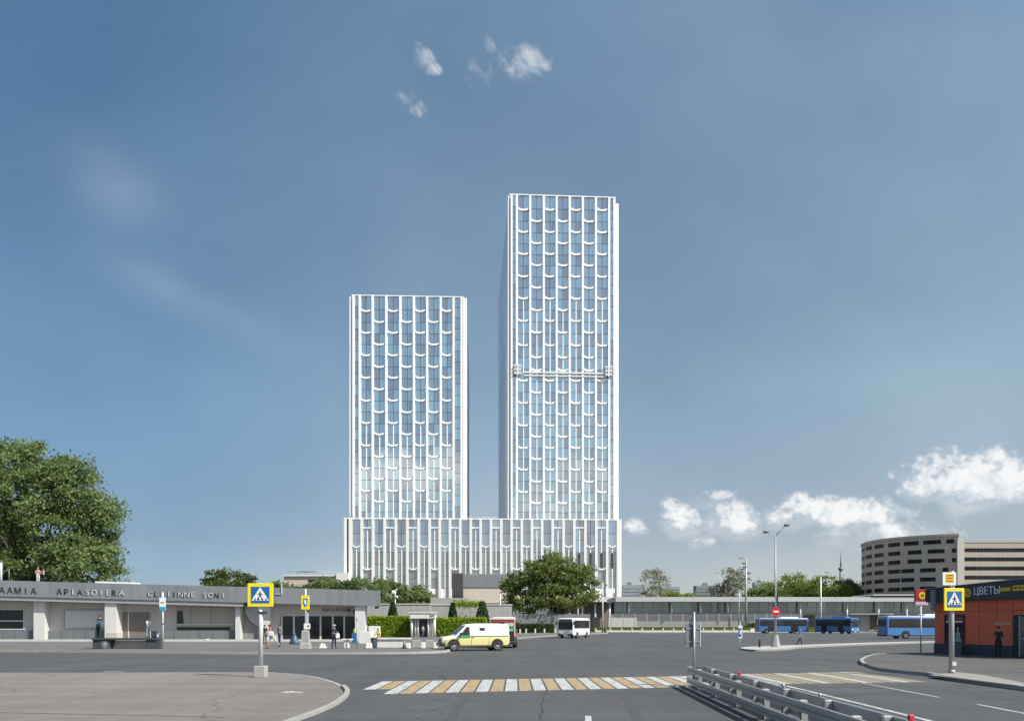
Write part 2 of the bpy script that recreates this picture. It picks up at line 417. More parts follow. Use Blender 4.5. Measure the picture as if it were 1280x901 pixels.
def worn(name, col, under=(.11,.11,.11), amt=.42):
    m = mat(name, col, .7, 0, .06, 3)
    t = m.node_tree; b = t.nodes['Principled BSDF']
    old = b.inputs['Base Color'].links[0].from_socket
    tc = t.nodes.new('ShaderNodeTexCoord'); n = t.nodes.new('ShaderNodeTexNoise'); n.inputs['Scale'].default_value = 3.5; n.inputs['Detail'].default_value = 10; n.inputs['Roughness'].default_value = .75
    t.links.new(tc.outputs['Object'], n.inputs['Vector'])
    r = t.nodes.new('ShaderNodeMapRange'); r.inputs['From Min'].default_value = 1-amt-.05; r.inputs['From Max'].default_value = 1-amt+.14; r.inputs['To Max'].default_value = .85
    t.links.new(n.outputs['Fac'], r.inputs['Value'])
    mx = t.nodes.new('ShaderNodeMix'); mx.data_type = 'RGBA'; mx.inputs[7].default_value = under+(1,)
    t.links.new(r.outputs[0], mx.inputs[0]); t.links.new(old, mx.inputs[6]); t.links.new(mx.outputs[2], b.inputs['Base Color'])
    return m
PAINT_W = worn('road_paint_white', (.50,.50,.49), amt=.49)
PAINT_Y = worn('road_paint_yellow', (.44,.315,.15), amt=.5)
PAINT_WF = worn('road_paint_white_faded', (.42,.42,.41), amt=.47)
PAINT_YF = worn('road_paint_yellow_faded', (.34,.27,.16), amt=.5)
KERB = mat('kerb_granite', (.34,.33,.31), .8, 0, .2, 6, .3, 40)
CONC = mat('concrete', (.36,.355,.34), .85, 0, .14, 1.2, .3, 14, stain=.35)
CONC_D = mat('concrete_grey', (.20,.21,.22), .85, 0, .14, .8, .3, 10, stain=.3)
CONC_W = mat('white_painted_concrete', (.66,.65,.62), .75, 0, .08, 2, .2, 18, stain=.25)
WHITE = mat('white_panel', (.88,.88,.88), .45, 0, .03, .3)
WHITE_S = mat('white_side_panel', (.82,.82,.83), .22, 0, .04, .2)
STONE = mat('pale_stone_pier', (.76,.75,.73), .5, 0, .05, .5, stain=.08)
GALV = mat('galvanised_steel', (.40,.41,.42), .42, .75, .2, 3, .1, 30)
POLE = mat('pole_grey_paint', (.36,.37,.38), .5, .3, .12, 3)
POLE_W = mat('pole_white_paint', (.60,.60,.60), .5, .1, .1, 3)
BLACK = mat('black_plastic', (.018,.018,.02), .5)
RUBBER = mat('tyre_rubber', (.022,.022,.022), .85)
DARK = mat('dark_metal', (.05,.052,.056), .5, .3)
RIM = mat('wheel_rim', (.45,.45,.46), .4, .7)
S_YEL = mat('sign_yellow', (.80,.66,.02), .5, 0, .03); S_BLUE = mat('sign_blue', (.015,.12,.36), .45, 0, .04)
S_WHITE = mat('sign_white', (.78,.78,.78), .45, 0, .03); S_RED = mat('sign_red', (.55,.02,.04), .45, 0, .05); S_BLACK = mat('sign_black', (.02,.02,.022), .5)
GL_T = glass('tower_glass', (.62,.70,.74), .92, .04, .24)
GL_P = glass('podium_glass', (.56,.61,.65), .9, .06, .22)
GL_PG = glass('podium_reflection_grey_glass', (.42,.44,.45), .65, .10, .22)  # grey put into the tint for city reflections in the lower podium panes
GL_D = glass('dark_glass', (.035,.04,.045), .1, .05, .5)
GL_V = glass('vehicle_glass', (.03,.036,.042), .15, .06, .4)
MULL = mat('dark_mullion', (.045,.075,.12), .5, .2)

# ------------------------------------------------------------------ ground, roads, pavements, markings
g = MB(); Z = -0.004
g.add([(-9000,-600,0),(9000,-600,0),(9000,12000,0),(-9000,12000,0)], [(0,1,2,3)])
structure(g.build('ground', A_ROAD))

def pave(name, pts, z1, m, side=KERB):
    mb = MB(); mb.prism(pts, -.05, z1, 0, 1); return structure(mb.build(name, [side, m]))
# near-left pavement
ek = catmull([G(330,839.5), G(385,844.5), G(418,853), G(434,864), G(424,877), G(398,890), G(355,906), G(250,950), G(60,1060)], 8)
nl = [(-120, GY(841))] + [G(150,840.2), G(260,839.6)] + ek + [(-4,4.5), (-4,-8), (-120,-8)]
# keep it at ground level at the back, a flush sheet with a kerb at the front corner
pave('near_pavement', nl, .006, A_PAVE, A_PAVE)
def stones(name, pts, w, z0, z1, L=1.0, gap=.018, m=None):
    kb = MB(); P2 = [Vector(p) for p in pts]; run = []; acc = 0.0
    dense = []
    for a, b in zip(P2[:-1], P2[1:]):
        n = max(1, int((b-a).length/.1))
        for i in range(n): dense.append(a.lerp(b, i/n))
    cur = [dense[0]]
    for a, b in zip(dense[:-1], dense[1:]):
        acc += (b-a).length; cur.append(b)
        if acc >= L:
            d = (cur[-1]-cur[-2]).normalized(); dz = random.uniform(-.006,.004)
            ribbon(kb, [tuple(p) for p in cur[:-1]]+[tuple(cur[-1]-d*gap)], w, z0, z1+dz); cur = [b]; acc = 0.0
    if len(cur) > 1: ribbon(kb, [tuple(p) for p in cur], w, z0, z1)
    structure(kb.build(name, m or KERB))
stones('near_kerb', ek[20:], .13, -.02, .075)
kb = MB(); ribbon(kb, ek[:22], .09, .0, .011); structure(kb.build('edge_line', PAINT_W))
# painted turn arrow on the near pavement
ax, ayy = G(363,865)
a = MB(); a.prism([(ax-.30,ayy+.03),(ax-.02,ayy+.55),(ax-.02,ayy+.22),(ax+.36,ayy+.02),(ax+.3,ayy-.16),(ax-.02,ayy-.12),(ax-.02,ayy-.3)], .004, .011); structure(a.build('painted_arrow', PAINT_W))
# expansion joint across near pavement
jb = MB(); ribbon(jb, [G(-60,889,.006), G(120,892.5,.006), G(280,896,.006)], .035, .004, .0105); structure(jb.build('pavement_joint', mat('joint_tar', (.035,.035,.036), .8)))
# far-left pavement in front of the pavilion
fl_front = catmull([G(-300,812,.12), G(0,812.5,.12), G(300,815,.12), G(540,814,.12), G(556,808,.12), G(575,803.5,.12), G(610,799.5,.12), G(645,797,.12), G(700,793.2,.12), G(760,790.8,.12)], 6)
pave('pavilion_pavement', fl_front + [(PX(760,190),196), (-190,196), (-190,GY(812,.12))], .12, A_SIDE)
stones('pavilion_kerb', [(p[0], p[1]+.1) for p in fl_front], .22, .0, .135, 2.0, .03)
kb = MB(); kb.box(-70, PX(468,84), 83.2, 83.7, .12, .34); structure(kb.build('pavilion_step', mat('step_stone', (.55,.54,.51), .8, 0, .1, 2, stain=.2)))
# far pavement + verge on the right side of the square
yk = 178
pave('far_pavement', [(PX(752,190),190), (PX(752,yk),yk+4), (PX(800,yk),yk), (170,yk-6), (330,yk-6), (330,240), (PX(752,196),240)], .12, A_SIDE)
kb = MB(); ribbon(kb, [(PX(752,yk),yk+4.2),(PX(800,yk),yk+.15),(170,yk-5.85),(330,yk-5.85)], .3, 0, .14); structure(kb.build('far_kerb', KERB))
# lamp island
isl = catmull([G(926,811.6), G(940,813.6), G(965,813.3), G(987,811.8), G(1010,809.3), G(1100,805.4), G(1200,802.4), G(1205,801.6), G(1100,803.9), G(1005,807.2), G(950,809.2), G(930,810.3)], 5, True)
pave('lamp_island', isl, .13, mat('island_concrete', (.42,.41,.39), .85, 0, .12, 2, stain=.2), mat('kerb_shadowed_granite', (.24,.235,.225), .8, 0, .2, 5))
# kiosk pavement
kp = catmull([G(1150,817.5), G(1108,818.6), G(1090,820.5), G(1078,826), G(1080,831), G(1098,837.5), G(1130,841.5), G(1160,844.5), G(1190,850), G(1240,857), G(1300,865.5), G(1500,892)], 6)
pave('kiosk_pavement', kp + [(60,18),(60,60)], .12, asphalt('asphalt_kiosk', (.105,.102,.098)), KERB)
stones('corner_kerb', kp[6:26], .16, 0, .135)
stones('kiosk_kerb', kp[42:], .16, 0, .14)
pm = MB(); pm.prism([G(1162,843.2,.12), G(1190,846.5,.12), G(1280,858,.12), G(1280,853,.12), G(1225,842.5,.12), G(1195,839.5,.12)], .121, .1245); structure(pm.build('paved_strip', mat('light_paving', (.27,.25,.225), .85, 0, .12, 3)))
# crosswalks
def near_y(x): return 22.85+.275*x
def far_y(x): return 27.75+.255*x
x = -4.35; k = 0
mw, my = MB(), MB()
while x < 8.4:
    a0, b0 = x, x+.355
    y0f = 24.6 if k < 2 else None
    pts = [(a0, near_y(a0)), (b0, near_y(b0)), (b0+.02, far_y(b0)), (a0+.02, far_y(a0))]
    if k < 2: pts = [(a0, near_y(a0)+1.7), (b0, near_y(b0)+1.7), (b0+.02, far_y(b0)), (a0+.02, far_y(a0))]
    white = (k % 2 == 0) or x > 5.6
    (mw if white else my).prism(pts, .0, .005)
    x += .415; k += 1
structure(mw.build('crosswalk_white_marking', PAINT_W)); structure(my.build('crosswalk_yellow_marking', PAINT_Y))
mw, my = MB(), MB()
x = 7.2; k = 0
while x < 13.6:
    yn = 25.6+.17*(x-8.6); yf = 30.6+.27*(x-8.4)
    (mw if k % 3 == 0 else my).prism([(x,yn),(x+.4,yn+.06),(x+.45,yf+.1),(x+.05,yf)], .0, .0045)
    x += .47; k += 1
structure(mw.build('far_crosswalk_white_marking', PAINT_WF)); structure(my.build('far_crosswalk_yellow_marking', PAINT_YF))
def line(name, pts, w, m=PAINT_W):
    mb = MB(); ribbon(mb, pts, w, -.01, .0048); structure(mb.build(name, m))
line('lane_line', [G(982,856.5), G(1075,879), G(1168,902), G(1300,934)], .13)
line('lane_line', [G(1077,853), G(1130,863), G(1173,871)], .10, PAINT_WF)
line('lane_line', [G(1222,880), G(1290,893), G(1400,914)], .11, PAINT_WF)
line('lane_dash', [G(735,894.5), G(737,915)], .13)
line('lane_dash', [G(130,839), G(156,839.3)], .16, PAINT_WF)
CRK = mat('tar_crack', (.03,.03,.031), .7)
def crack(pts, w=.03):
    q = []
    for p, n in zip(pts[:-1], pts[1:]):
        for i in range(8):
            t = i/8; q.append((p[0]+(n[0]-p[0])*t+random.uniform(-.05,.05), p[1]+(n[1]-p[1])*t+random.uniform(-.06,.06)))
    mb = MB(); ribbon(mb, q, w, -.01, .0032); structure(mb.build('road_crack', CRK))
crack([G(686,846), G(684,858), G(678,880), G(676,902)], .025)
crack([G(690,863.5), G(760,864.5), G(815,863.5)], .05)
TYR = mat('tyre_mark', (.064,.064,.066), .8, 0, .25, 1.5)
def tyre(pts, w):
    mb = MB(); ribbon(mb, catmull(pts, 10), w, -.01, .0028); structure(mb.build('tyre_mark', TYR))
tyre([G(590,847), G(622,838), G(665,830), G(725,823), G(800,818)], .22)
tyre([G(612,850), G(648,840), G(695,831), G(760,823.5), G(840,818)], .22)
tyre([G(1010,833), G(930,827), G(840,823), G(700,821), G(560,823)], .25)
tyre([G(560,905), G(575,880), G(588,868)], .2)
tyre([G(800,905), G(790,885), G(778,868)], .2)
patch = mat('asphalt_patch', (.072,.072,.074), .9, 0, .2, 4, .4, 60)
for q in ([(470,833),(520,831.5),(540,835.5),(485,837.5)], [(745,873),(800,872),(822,882),(760,883)], [(880,822),(940,821.3),(948,823.6),(884,824.6)], [(180,831),(262,830.6),(268,833.4),(182,834)]):
    mb = MB(); mb.prism([G(*p) for p in q], -.01, .0024); structure(mb.build('road_patch', patch))

# ------------------------------------------------------------------ leafy things
def leaf_mesh(name, centers, size, m, flat=0.0, elong=1.5):
    n = len(centers)
    a = rng.normal(size=(n,3)); a[:,2] *= (1-flat); a /= np.linalg.norm(a,axis=1)[:,None]
    b = rng.normal(size=(n,3)); b -= (b*a).sum(1)[:,None]*a; b /= np.linalg.norm(b,axis=1)[:,None]
    s = size*rng.uniform(.55,1.25,size=n)[:,None]
    v = np.empty((n,4,3))
    v[:,0] = centers - a*s*elong*.5; v[:,1] = centers + b*s*.42 ; v[:,2] = centers + a*s*elong*.5; v[:,3] = centers - b*s*.42
    me = bpy.data.meshes.new(name)
    me.vertices.add(4*n); me.vertices.foreach_set('co', v.reshape(-1).astype(np.float32))
    me.loops.add(4*n); me.loops.foreach_set('vertex_index', np.arange(4*n, dtype=np.int32))
    me.polygons.add(n); me.polygons.foreach_set('loop_start', np.arange(0,4*n,4, dtype=np.int32))
    me.update(calc_edges=True); me.materials.append(m)
    return me
def crown_points(blobs_, n, clump, seeds):
    """leaf positions gathered in clumps near the surface of a set of ellipsoids"""
    out = []; tips = []
    vol = np.array([b[3]*b[4]*b[5] for b in blobs_])**.7; vol /= vol.sum()
    for b, f in zip(blobs_, vol):
        k = max(5, int(seeds*f))
        d = rng.normal(size=(k,3)); d /= np.linalg.norm(d,axis=1)[:,None]
        r = rng.uniform(.42,1.0,size=k)**.5
        c = np.array(b[:3]) + d*r[:,None]*np.array(b[3:6])
        tips.append(c)
        per = max(4, int(n*f/k))
        for q in c:
            cs = clump*rng.uniform(.55,1.35)
            p = rng.normal(size=(per,3))*np.array([cs,cs,cs*.62])*.55
            out.append(q+p)
    return np.concatenate(out), np.concatenate(tips)
BARK = mat('bark_grey', (.09,.07,.055), .9, 0, .3, 6, .5, 25); BARK_R = mat('bark_reddish', (.14,.075,.05), .9, 0, .3, 6, .5, 25); BARK_W = mat('bark_birch', (.5,.49,.46), .8, 0, .3, 6)
LEAF = leafmat('leaf_green', (.10,.15,.055), (.28,.36,.14), .5); LEAF_D = leafmat('leaf_dark', (.055,.09,.028), (.16,.21,.06), .45); LEAF_B = leafmat('leaf_bright', (.11,.16,.03), (.26,.32,.07), .5)
LEAF_G = leafmat('leaf_pale_grey', (.16,.17,.11), (.30,.30,.2)); LEAF_H = leafmat('leaf_hedge', (.20,.31,.02), (.32,.42,.04), .35); LEAF_C = leafmat('leaf_conifer', (.03,.06,.018), (.085,.13,.035), .25)
def tree(name, label, loc, trunk_h, blobs_, n, size, clump, seeds, leaf=None, bark=None, tr=.3, trunks=1, group=None, limbs=14, zmin=None):
    root = empty(name, loc, 0, label, 'tree', group)
    pts, tips = crown_points(blobs_, n, clump, seeds)
    if zmin is not None: pts = pts[pts[:,2] > zmin]
    link('crown', leaf_mesh('crown', pts, size, leaf or LEAF), root)
    c0 = np.array([b[:3] for b in blobs_]).mean(0)
    for t in range(trunks):
        ox = (t-(trunks-1)/2)*tr*3.2
        mb = MB(); top = Vector((c0[0]*.4+ox*.8, c0[1]*.4, trunk_h+.25*(c0[2]-trunk_h)))
        mb.tube([(ox,0,-.1),(ox,0,trunk_h*.12),(ox*.95+c0[0]*.1,c0[1]*.1,trunk_h*.6),top], [tr*1.35,tr,tr*.85,tr*.6], 9)
        sel = tips[rng.choice(len(tips), min(limbs,len(tips)), replace=False)]
        for q in sel:
            q = Vector(q); m1 = top.lerp(q,.5)+Vector((0,0,-.06*(q-top).length))
            mb.tube([Vector((ox,0,trunk_h*.75)).lerp(top,random.random()), m1, q], [tr*.42,tr*.25,tr*.06], 6)
        mb.build('trunk', bark or BARK, root)
    return root

# big tree behind the pavilion (far left)
D = 112
def bl(px, py, rx, ry, D, X0, depth=None):
    """ellipsoid from photo px in the local frame of a tree at X0, D"""
    return (PX(px,D)-X0, 0, PZ(py,D), rx*D/F, (depth or rx)*D/F, ry*D/F)
X0 = PX(30,D)
def jit(bs, D, k=.5):
    return [(b[0], random.uniform(-k,k)*b[4], b[2], b[3], b[4], b[5]) for b in bs]
B = jit([bl(10,620,70,55,D,X0), bl(60,610,52,40,D,X0), bl(104,630,36,30,D,X0), bl(116,668,30,36,D,X0), bl(70,665,62,42,D,X0), bl(0,575,52,26,D,X0), bl(-45,640,75,70,D,X0),
     bl(88,588,32,18,D,X0), bl(100,702,44,26,D,X0), bl(20,700,70,30,D,X0), bl(130,720,22,16,D,X0), bl(45,570,26,18,D,X0), bl(134,645,14,12,D,X0), bl(138,692,10,14,D,X0)], D)
tree('broadleaf_tree', 'huge spreading green tree rising behind the left end of the flat-roofed grey pavilion', (X0,D,0), 5.5, B, 84000, .33, 1.4, 640, LEAF, BARK, .55, limbs=34)
# mid tree in front of the podium
D = 182; X0 = PX(700,D)
B = jit([bl(690,722,40,24,D,X0), bl(657,738,28,24,D,X0), bl(724,728,22,22,D,X0), bl(712,716,28,18,D,X0), bl(676,716,24,16,D,X0), bl(732,744,12,17,D,X0), bl(640,728,12,12,D,X0), bl(697,744,38,17,D,X0), bl(660,756,24,10,D,X0), bl(720,756,18,9,D,X0), bl(640,745,11,12,D,X0), bl(693,702,16,9,D,X0)], D)
tree('broadleaf_tree', 'round dark-green tree with two reddish trunks in front of the white podium', (X0,D,.12), 5.0, B, 26000, .42, 1.3, 300, leafmat('leaf_maple', (.085,.12,.034), (.26,.31,.085), .5), BARK_R, .42, 2, limbs=18)
# domed tree over the pavilion roof
D = 150; X0 = PX(287,D)
B = jit([bl(287,728,30,15,D,X0), bl(268,732,16,12,D,X0), bl(306,730,16,13,D,X0), bl(287,740,34,14,D,X0)], D)
tree('broadleaf_tree', 'low domed olive-green tree showing above the pavilion roof left of the yellow-bordered crossing sign', (X0,D,0), 4, B, 9000, .36, .9, 160, leafmat('leaf_olive', (.06,.085,.025), (.16,.19,.06), .45), BARK, .3)
# row of trees between pavilion and podium
for i, (px, top, rw, lab, lf) in enumerate([
    (352,728,13,'small tuft of green tree just right of the yellow-bordered sign above the pavilion roof', LEAF),
    (377,731,15,'low flat green tree below the beige roof-terrace building', LEAF_D),
    (404,723,17,'bushy green tree above the pavilion roof, right of the small yellow square sign', LEAF),
    (432,727,15,'low green tree above the right end of the pavilion roof', LEAF_D),
    (458,720,20,'tallest of the green trees at the lower left corner of the white podium', LEAF),
    (487,727,20,'dark green tree behind the thin white camera mast', LEAF_D),
    (515,731,18,'green tree at the left end of the grey retaining wall coping', LEAF),
    (532,742,12,'narrow green tree beside the dark louvred box', LEAF_D)]):
    D = 152+ (i % 3)*6; X0 = PX(px,D)
    rh = 15 if px < 440 else 19; rw *= 1.25
    B = jit([bl(px,top+rh,rw,rh,D,X0), bl(px-rw*.6,top+rh+8,rw*.7,rh*.8,D,X0), bl(px+rw*.6,top+rh+7,rw*.7,rh*.8,D,X0), bl(px,top+rh+16,rw*1.1,rh*.8,D,X0)], D)
    tree('broadleaf_tree', lab, (X0,D,.12), 3, B, 9500, .36, .95, 120, lf, BARK, .22, group='trees between the pavilion and the podium', limbs=8)
# pale airy trees right of the podium
for px, top, rw, rh, lab in [(818,712,16,18,'pale airy grey-green tree standing behind the long glazed terminal, left of the tall lamp posts'),
                     (917,709,15,17,'pale thin-stemmed grey-green tree against the sky directly left of the camera-laden lamp post'),
                     (901,729,14,14,'short greyish bushy tree left of the pale thin-stemmed tree')]:
    D = 258; X0 = PX(px,D)
    B = jit([bl(px-4,top+rh*.5,rw*.7,rh*.5,D,X0), bl(px+6,top+rh*.8,rw*.7,rh*.5,D,X0), bl(px-7,top+rh*1.4,rw*.7,rh*.6,D,X0), bl(px+3,top+rh*1.7,rw*.5,rh*.6,D,X0)], D)
    tree('airy_tree', lab, (X0,D,0), 7, B, 2300, .42, 1.5, 46, LEAF_G, BARK_W, .2, group='pale airy trees behind the terminal', limbs=16)
# green grove behind the terminal
GRV = [(960,728,16,'leftmost low green tree above the terminal roof, beside the grey distant block'), (985,720,22,'dark green tree behind the double-armed street lamp'), (1008,716,24,'tallest rounded green tree behind the terminal roof'),
       (1032,720,22,'green tree behind the thin single-armed street lamp'), (1056,724,20,'green tree right at the foot of the distant television mast'), (1076,729,14,'small bright green tree at the left edge of the curved beige office block'), (943,737,9,'tiny green tree behind the camera-laden lamp post'),
       (838,741,12,'low tree tuft above the terminal roof between two distant grey blocks'), (862,743,10,'lowest tree tuft above the terminal roof left of the grey blue block')]
for i, (px, top, rw, lab) in enumerate(GRV):
    D = 262+(i % 3)*7; X0 = PX(px,D); rh = max(5, (748-top)*.55)
    B = jit([bl(px,top+rh,rw,rh,D,X0), bl(px-rw*.6,top+rh*1.4,rw*.7,rh*.8,D,X0), bl(px+rw*.6,top+rh*1.3,rw*.7,rh*.8,D,X0), bl(px,top+rh*2,rw*1.1,rh*.8,D,X0)], D)
    tree('broadleaf_tree', lab, (X0,D,0), 3.5, B, 6500, .5, 1.4, 110, LEAF_B if i % 2 else LEAF, BARK, .3, group='trees behind the terminal', limbs=7)

def hedge(name, label, x0, x1, y0, y1, z0, z1, n, size, leaf=LEAF_H, group=None, cat='hedge'):
    r = empty(name, ((x0+x1)/2,(y0+y1)/2,0), 0, label, cat, group)
    hx, hy = (x1-x0)/2, (y1-y0)/2
    mb = MB(); mb.box(-hx+.15,hx-.15,-hy+.15,hy-.15,z0,z1-.12)
    mb.build('branch_core', mat('hedge_inside', (.16,.24,.02), .9), r)
    p = rng.uniform(-1,1,size=(n,3)); p[:,0] *= hx; p[:,1] *= hy; p[:,2] = z0+(p[:,2]+1)*.5*(z1-z0)
    f = rng.choice(3, size=n, p=[.62,.25,.13]); j = rng.normal(size=n)*.07
    p[f==0,1] = -hy + j[f==0]; p[f==1,2] = z1 + j[f==1]; sg = np.sign(rng.uniform(-1,1,size=n)); p[f==2,0] = hx*sg[f==2] + j[f==2]
    link('foliage', leaf_mesh('foliage', p, size, leaf), r)
    return r
hedge('clipped_hedge', 'long clipped bright-green hedge left of the small white portal', PX(459,113), PX(513,113), 113, 114.6, .12, 2.92, 13000, .2)
hedge('clipped_hedge', 'clipped bright-green hedge between the white portal and the cream van', PX(544,113), PX(607,113), 113.2, 114.6, .12, 2.72, 13500, .2)
hedge('dark_hedge', 'low dark hedge in the shade under the big twin-trunk tree', PX(646,168), PX(692,168), 168, 170, .12, 1.9, 3500, .25, LEAF_C)
def conifer(px, py0, py1, D, wpx, label):
    X0 = PX(px,D); z0, z1 = PZ(py1,D), PZ(py0,D); n = 2600
    r = empty('clipped_conifer', (X0,D,.12), 0, label, 'shrub', 'clipped conifers by the retaining wall')
    h = rng.uniform(0,1,size=n)**.85; rad = (1-h**2.2*.75)*wpx*D/F/2; t = rng.uniform(0,2*np.pi,size=n)
    rr = rad*rng.uniform(.75,1.05,size=n)
    p = np.stack([np.cos(t)*rr, np.sin(t)*rr, h*(z1-.12)], 1)
    link('foliage', leaf_mesh('foliage', p, .22, LEAF_C), r)
    mb = MB(); mb.tube([(0,0,0),(0,0,(z1-.12)*.9)], [.12,.03], 7); mb.build('trunk', BARK, r)
conifer(491,752,795,118,16,'dark clipped conifer standing above the hedge left of the white portal')
conifer(566,753,795,119,14,'narrow dark conifer above the hedge right of the white portal')
conifer(603,752,796,120,20,'widest dark conifer, above the roof of the cream van')
# grass verge (uncountable)
def verge():
    mb = MB(); y0, y1 = 187.5, 194
    mb.box(PX(742,y0), PX(945,y0)+14, y0, y1, .1, 1.0); me = mb.data('grass_verge', LEAF_B)
    bm = bmesh.new(); bm.from_mesh(me)
    for i in range(6000):
        x = random.uniform(PX(742,y0), PX(945,y0)+14); y = random.choice([y0,random.uniform(y0,y1)]); h = random.uniform(.1,.4); wv = .09
        q = [bm.verts.new(c) for c in ((x-wv,y,.9),(x+wv,y,.9),(x+random.uniform(-.15,.15),y-.05,.95+h))]
        bm.faces.new(q)
    bm.to_mesh(me); bm.free(); tag(link('grass_verge', me), 'strip of green grass along the foot of the grey terminal wall', 'grass', kind='stuff')
verge()

# ------------------------------------------------------------------ towers and podium (one frame, turned 2.5 degrees)
TH = R(2.5); cT, sT = math.cos(TH), math.sin(TH)
OX, OY = PX(430,248), 248.0
def lt(px, wv=0.0):
    k = (px-640)/F; ox, oy = OX - sT*wv, OY + cT*wv
    return (k*oy-ox)/(cT-k*sT)
def lw(t, wv=0.0): return (OX+cT*t-sT*wv, OY+sT*t+cT*wv)
def lz(py, px, wv=0.0): return PZ(py, lw(lt(px,wv),wv)[1])
WIN = {}
def window_mesh(wd, ht, floors, mull, glassm, tag_, variant=0):
    """curtain-wall bay: glass panes, floor joints and a centre mullion (white or dark)"""
    key = (round(wd,2), round(ht,2), floors, mull, tag_, variant)
    if key in WIN: return WIN[key]
    mb = MB(); r = random.Random(hash(key) % 1000)
    fh = ht/floors; half = wd/2
    ncol = 2 if wd > 2.6 else 1
    for f in range(floors):
        for c in range(ncol):
            x0 = -half+c*wd/ncol; x1 = x0+wd/ncol; z0 = f*fh; z1 = z0+fh
            tx, tz = r.uniform(-.006,.006), r.uniform(-.008,.008)
            mb.add([(x0+.01,tx,z0+.01),(x1-.01,-tx,z0+.01),(x1-.01,-tx+tz,z1-.01),(x0+.01,tx+tz,z1-.01)], [(0,1,2,3)], 0)
    for f in range(floors+1):
        z = f*fh; mb.box(-half,half,-.05,.04,max(0,z-.06),min(ht,z+.06),1)
    if mull == 'white': mb.box(-.13,.13,-.22,.04,0,ht,2)
    elif mull == 'dark' and ncol == 2: mb.box(-.075,.075,-.07,.04,0.07,ht-.07,1)
    if variant and ncol == 2:   # an opened sash or drawn blind line
        sx = half*.5*(1 if variant == 1 else -1); mb.box(sx-.035,sx+.035,-.06,.04,fh*.05,fh*.9,1)
    WIN[key] = mb.data('window', [glassm, MULL, WHITE]); return WIN[key]
BAND = {}
def band_mesh(wd, sag, th, dep, vee=False):
    key = (round(wd,2), sag, th, vee)
    if key in BAND: return BAND[key]
    mb = MB(); n = 2 if vee else 10; rings = []
    for i in range(n+1):
        t = -1+2*i/n
        z = sag*(abs(t)**(1 if vee else 2.4)); k = th*(1.0+.35*abs(t)**3)
        rings.append([(t*wd/2,-dep,z-k/2),(t*wd/2,.05,z-k/2),(t*wd/2,.05,z+k/2),(t*wd/2,-dep,z+k/2)])
    mb.loft(rings); BAND[key] = mb.data('curved_band', WHITE); return BAND[key]
def side_ribs(name, parent, x, y0, y1, z0, z1, out):
    """white side wall with fine vertical joints"""
    mb = MB(); n = 34; st = (y1-y0)/n
    mb.box(min(x,x-out*.6), max(x,x-out*.6), y0, y1, z0, z1)
    for i in range(n):
        a = y0+i*st; mb.box(min(x,x+out*.12)+.003*out, max(x,x+out*.12)+.003*out, a+.08, a+st-.08, z0, z1)
    mb.build(name, WHITE_S, parent)
def tower(name, label, base_px, left_px, right_px, top_left, top_right, fins_px, odd, even, white_from, wd0, depth, mech=None):
    t0 = lt(left_px, wd0); t1 = lt(right_px, wd0)
    W = t1-t0; ox, oy = lw(t0, wd0)
    zb = 30.0
    r = empty(name, (ox,oy,0), TH, label, 'tower')
    f = lambda px: lt(px, wd0)-t0
    z = lambda py, px: lz(py, px, wd0)
    zt = z((top_left+top_right)/2, (left_px+right_px)/2)
    # structure: core, roof and white sides
    mb = MB(); mb.box(.5, W-.5, .9, depth-.4, zb, zt-.6); mb.build('core', mat('core_dark_grey', (.16,.18,.2), .7), r)
    mb = MB(); mb.box(-.2, W+.2, depth-.4, depth, zb, zt); mb.build('rear_wall', WHITE_S, r)
    side_ribs('side_wall', r, 0, .9, depth-.4, zb, zt+.2, -1); side_ribs('side_wall', r, W, .9, depth-.4, zb, zt+.2, 1)
    mb = MB(); mb.box(-.1, W+.1, -.30, .5, zt, zt+.28); mb.build('parapet', WHITE, r)
    fx = [f(p) for p in fins_px]
    for p, x in zip(fins_px, fx):
        mb = MB(); mb.box(-.32,.32,-.62,.3,zb,zt+.1); mb.build('fin', WHITE, r, (x,0,0))
    for i in range(len(fx)-1):
        x0, x1 = fx[i], fx[i+1]; wd = x1-x0-.5; xc = (x0+x1)/2; pc = (fins_px[i]+fins_px[i+1])/2
        narrow = i in (0, len(fx)-2)
        if narrow:
            ys = list(np.arange(top_left, 652, 27.8))
        else:
            ys = [top_left-.5 + (3 if 0 else 0)] + (odd if i % 2 == 1 else even) + [652]
            # extend the curved bands down the facade
        zs = sorted([min(zt, z(y, pc)) for y in ys] + ([zb] if not narrow else []))
        zs[-1] = zt
        if zs[0] > zb+.5: zs = [zb]+zs
        for j in range(len(zs)-1):
            a, b = zs[j], zs[j+1]
            if b-a < .6: continue
            fl = max(1, round((b-a)/3.55))
            mid_py = HZ-((a+b)/2-CAMZ)/lw(x0+t0,wd0)[1]*F
            wh = (not narrow) and (mid_py > white_from[i % 2])
            if False: gm = GL_D
            else: gm = GL_T
            me = window_mesh(wd, b-a, fl, 'white' if wh else 'dark', gm, 'd' if gm is GL_D else 't', random.choice([0,0,0,1,2]))
            o = link('window', me, r, (xc,.12,a)); o.rotation_euler = (random.uniform(-.003,.003),0,random.uniform(-.003,.003))
            if j > 0 and not narrow:
                link('curved_band', band_mesh(wd, .6, .52, .32), r, (xc,0,a))
    return r, W, zt, f, z
P = 27.8
tall_fins = [639.4,646,662.7,679.6,695.7,712,728.4,744.8,761.4,768]
odd_t = [262.7,290.5,318,346,373.5,401.5,432,476,504,532,560,587,615]; even_t = [277,304.5,332,360,388,416,447,463,491,518.6,546,574,602,629]
T2, W2, zt2, f2, z2 = tower('office_tower', 'taller white-finned glass tower of the pair, on the right of the podium', 0, 637, 769, 244, 247, tall_fins, odd_t, even_t, (400,370), 1.5, 80, 465)
T2.rotation_euler[2] = R(3.3)
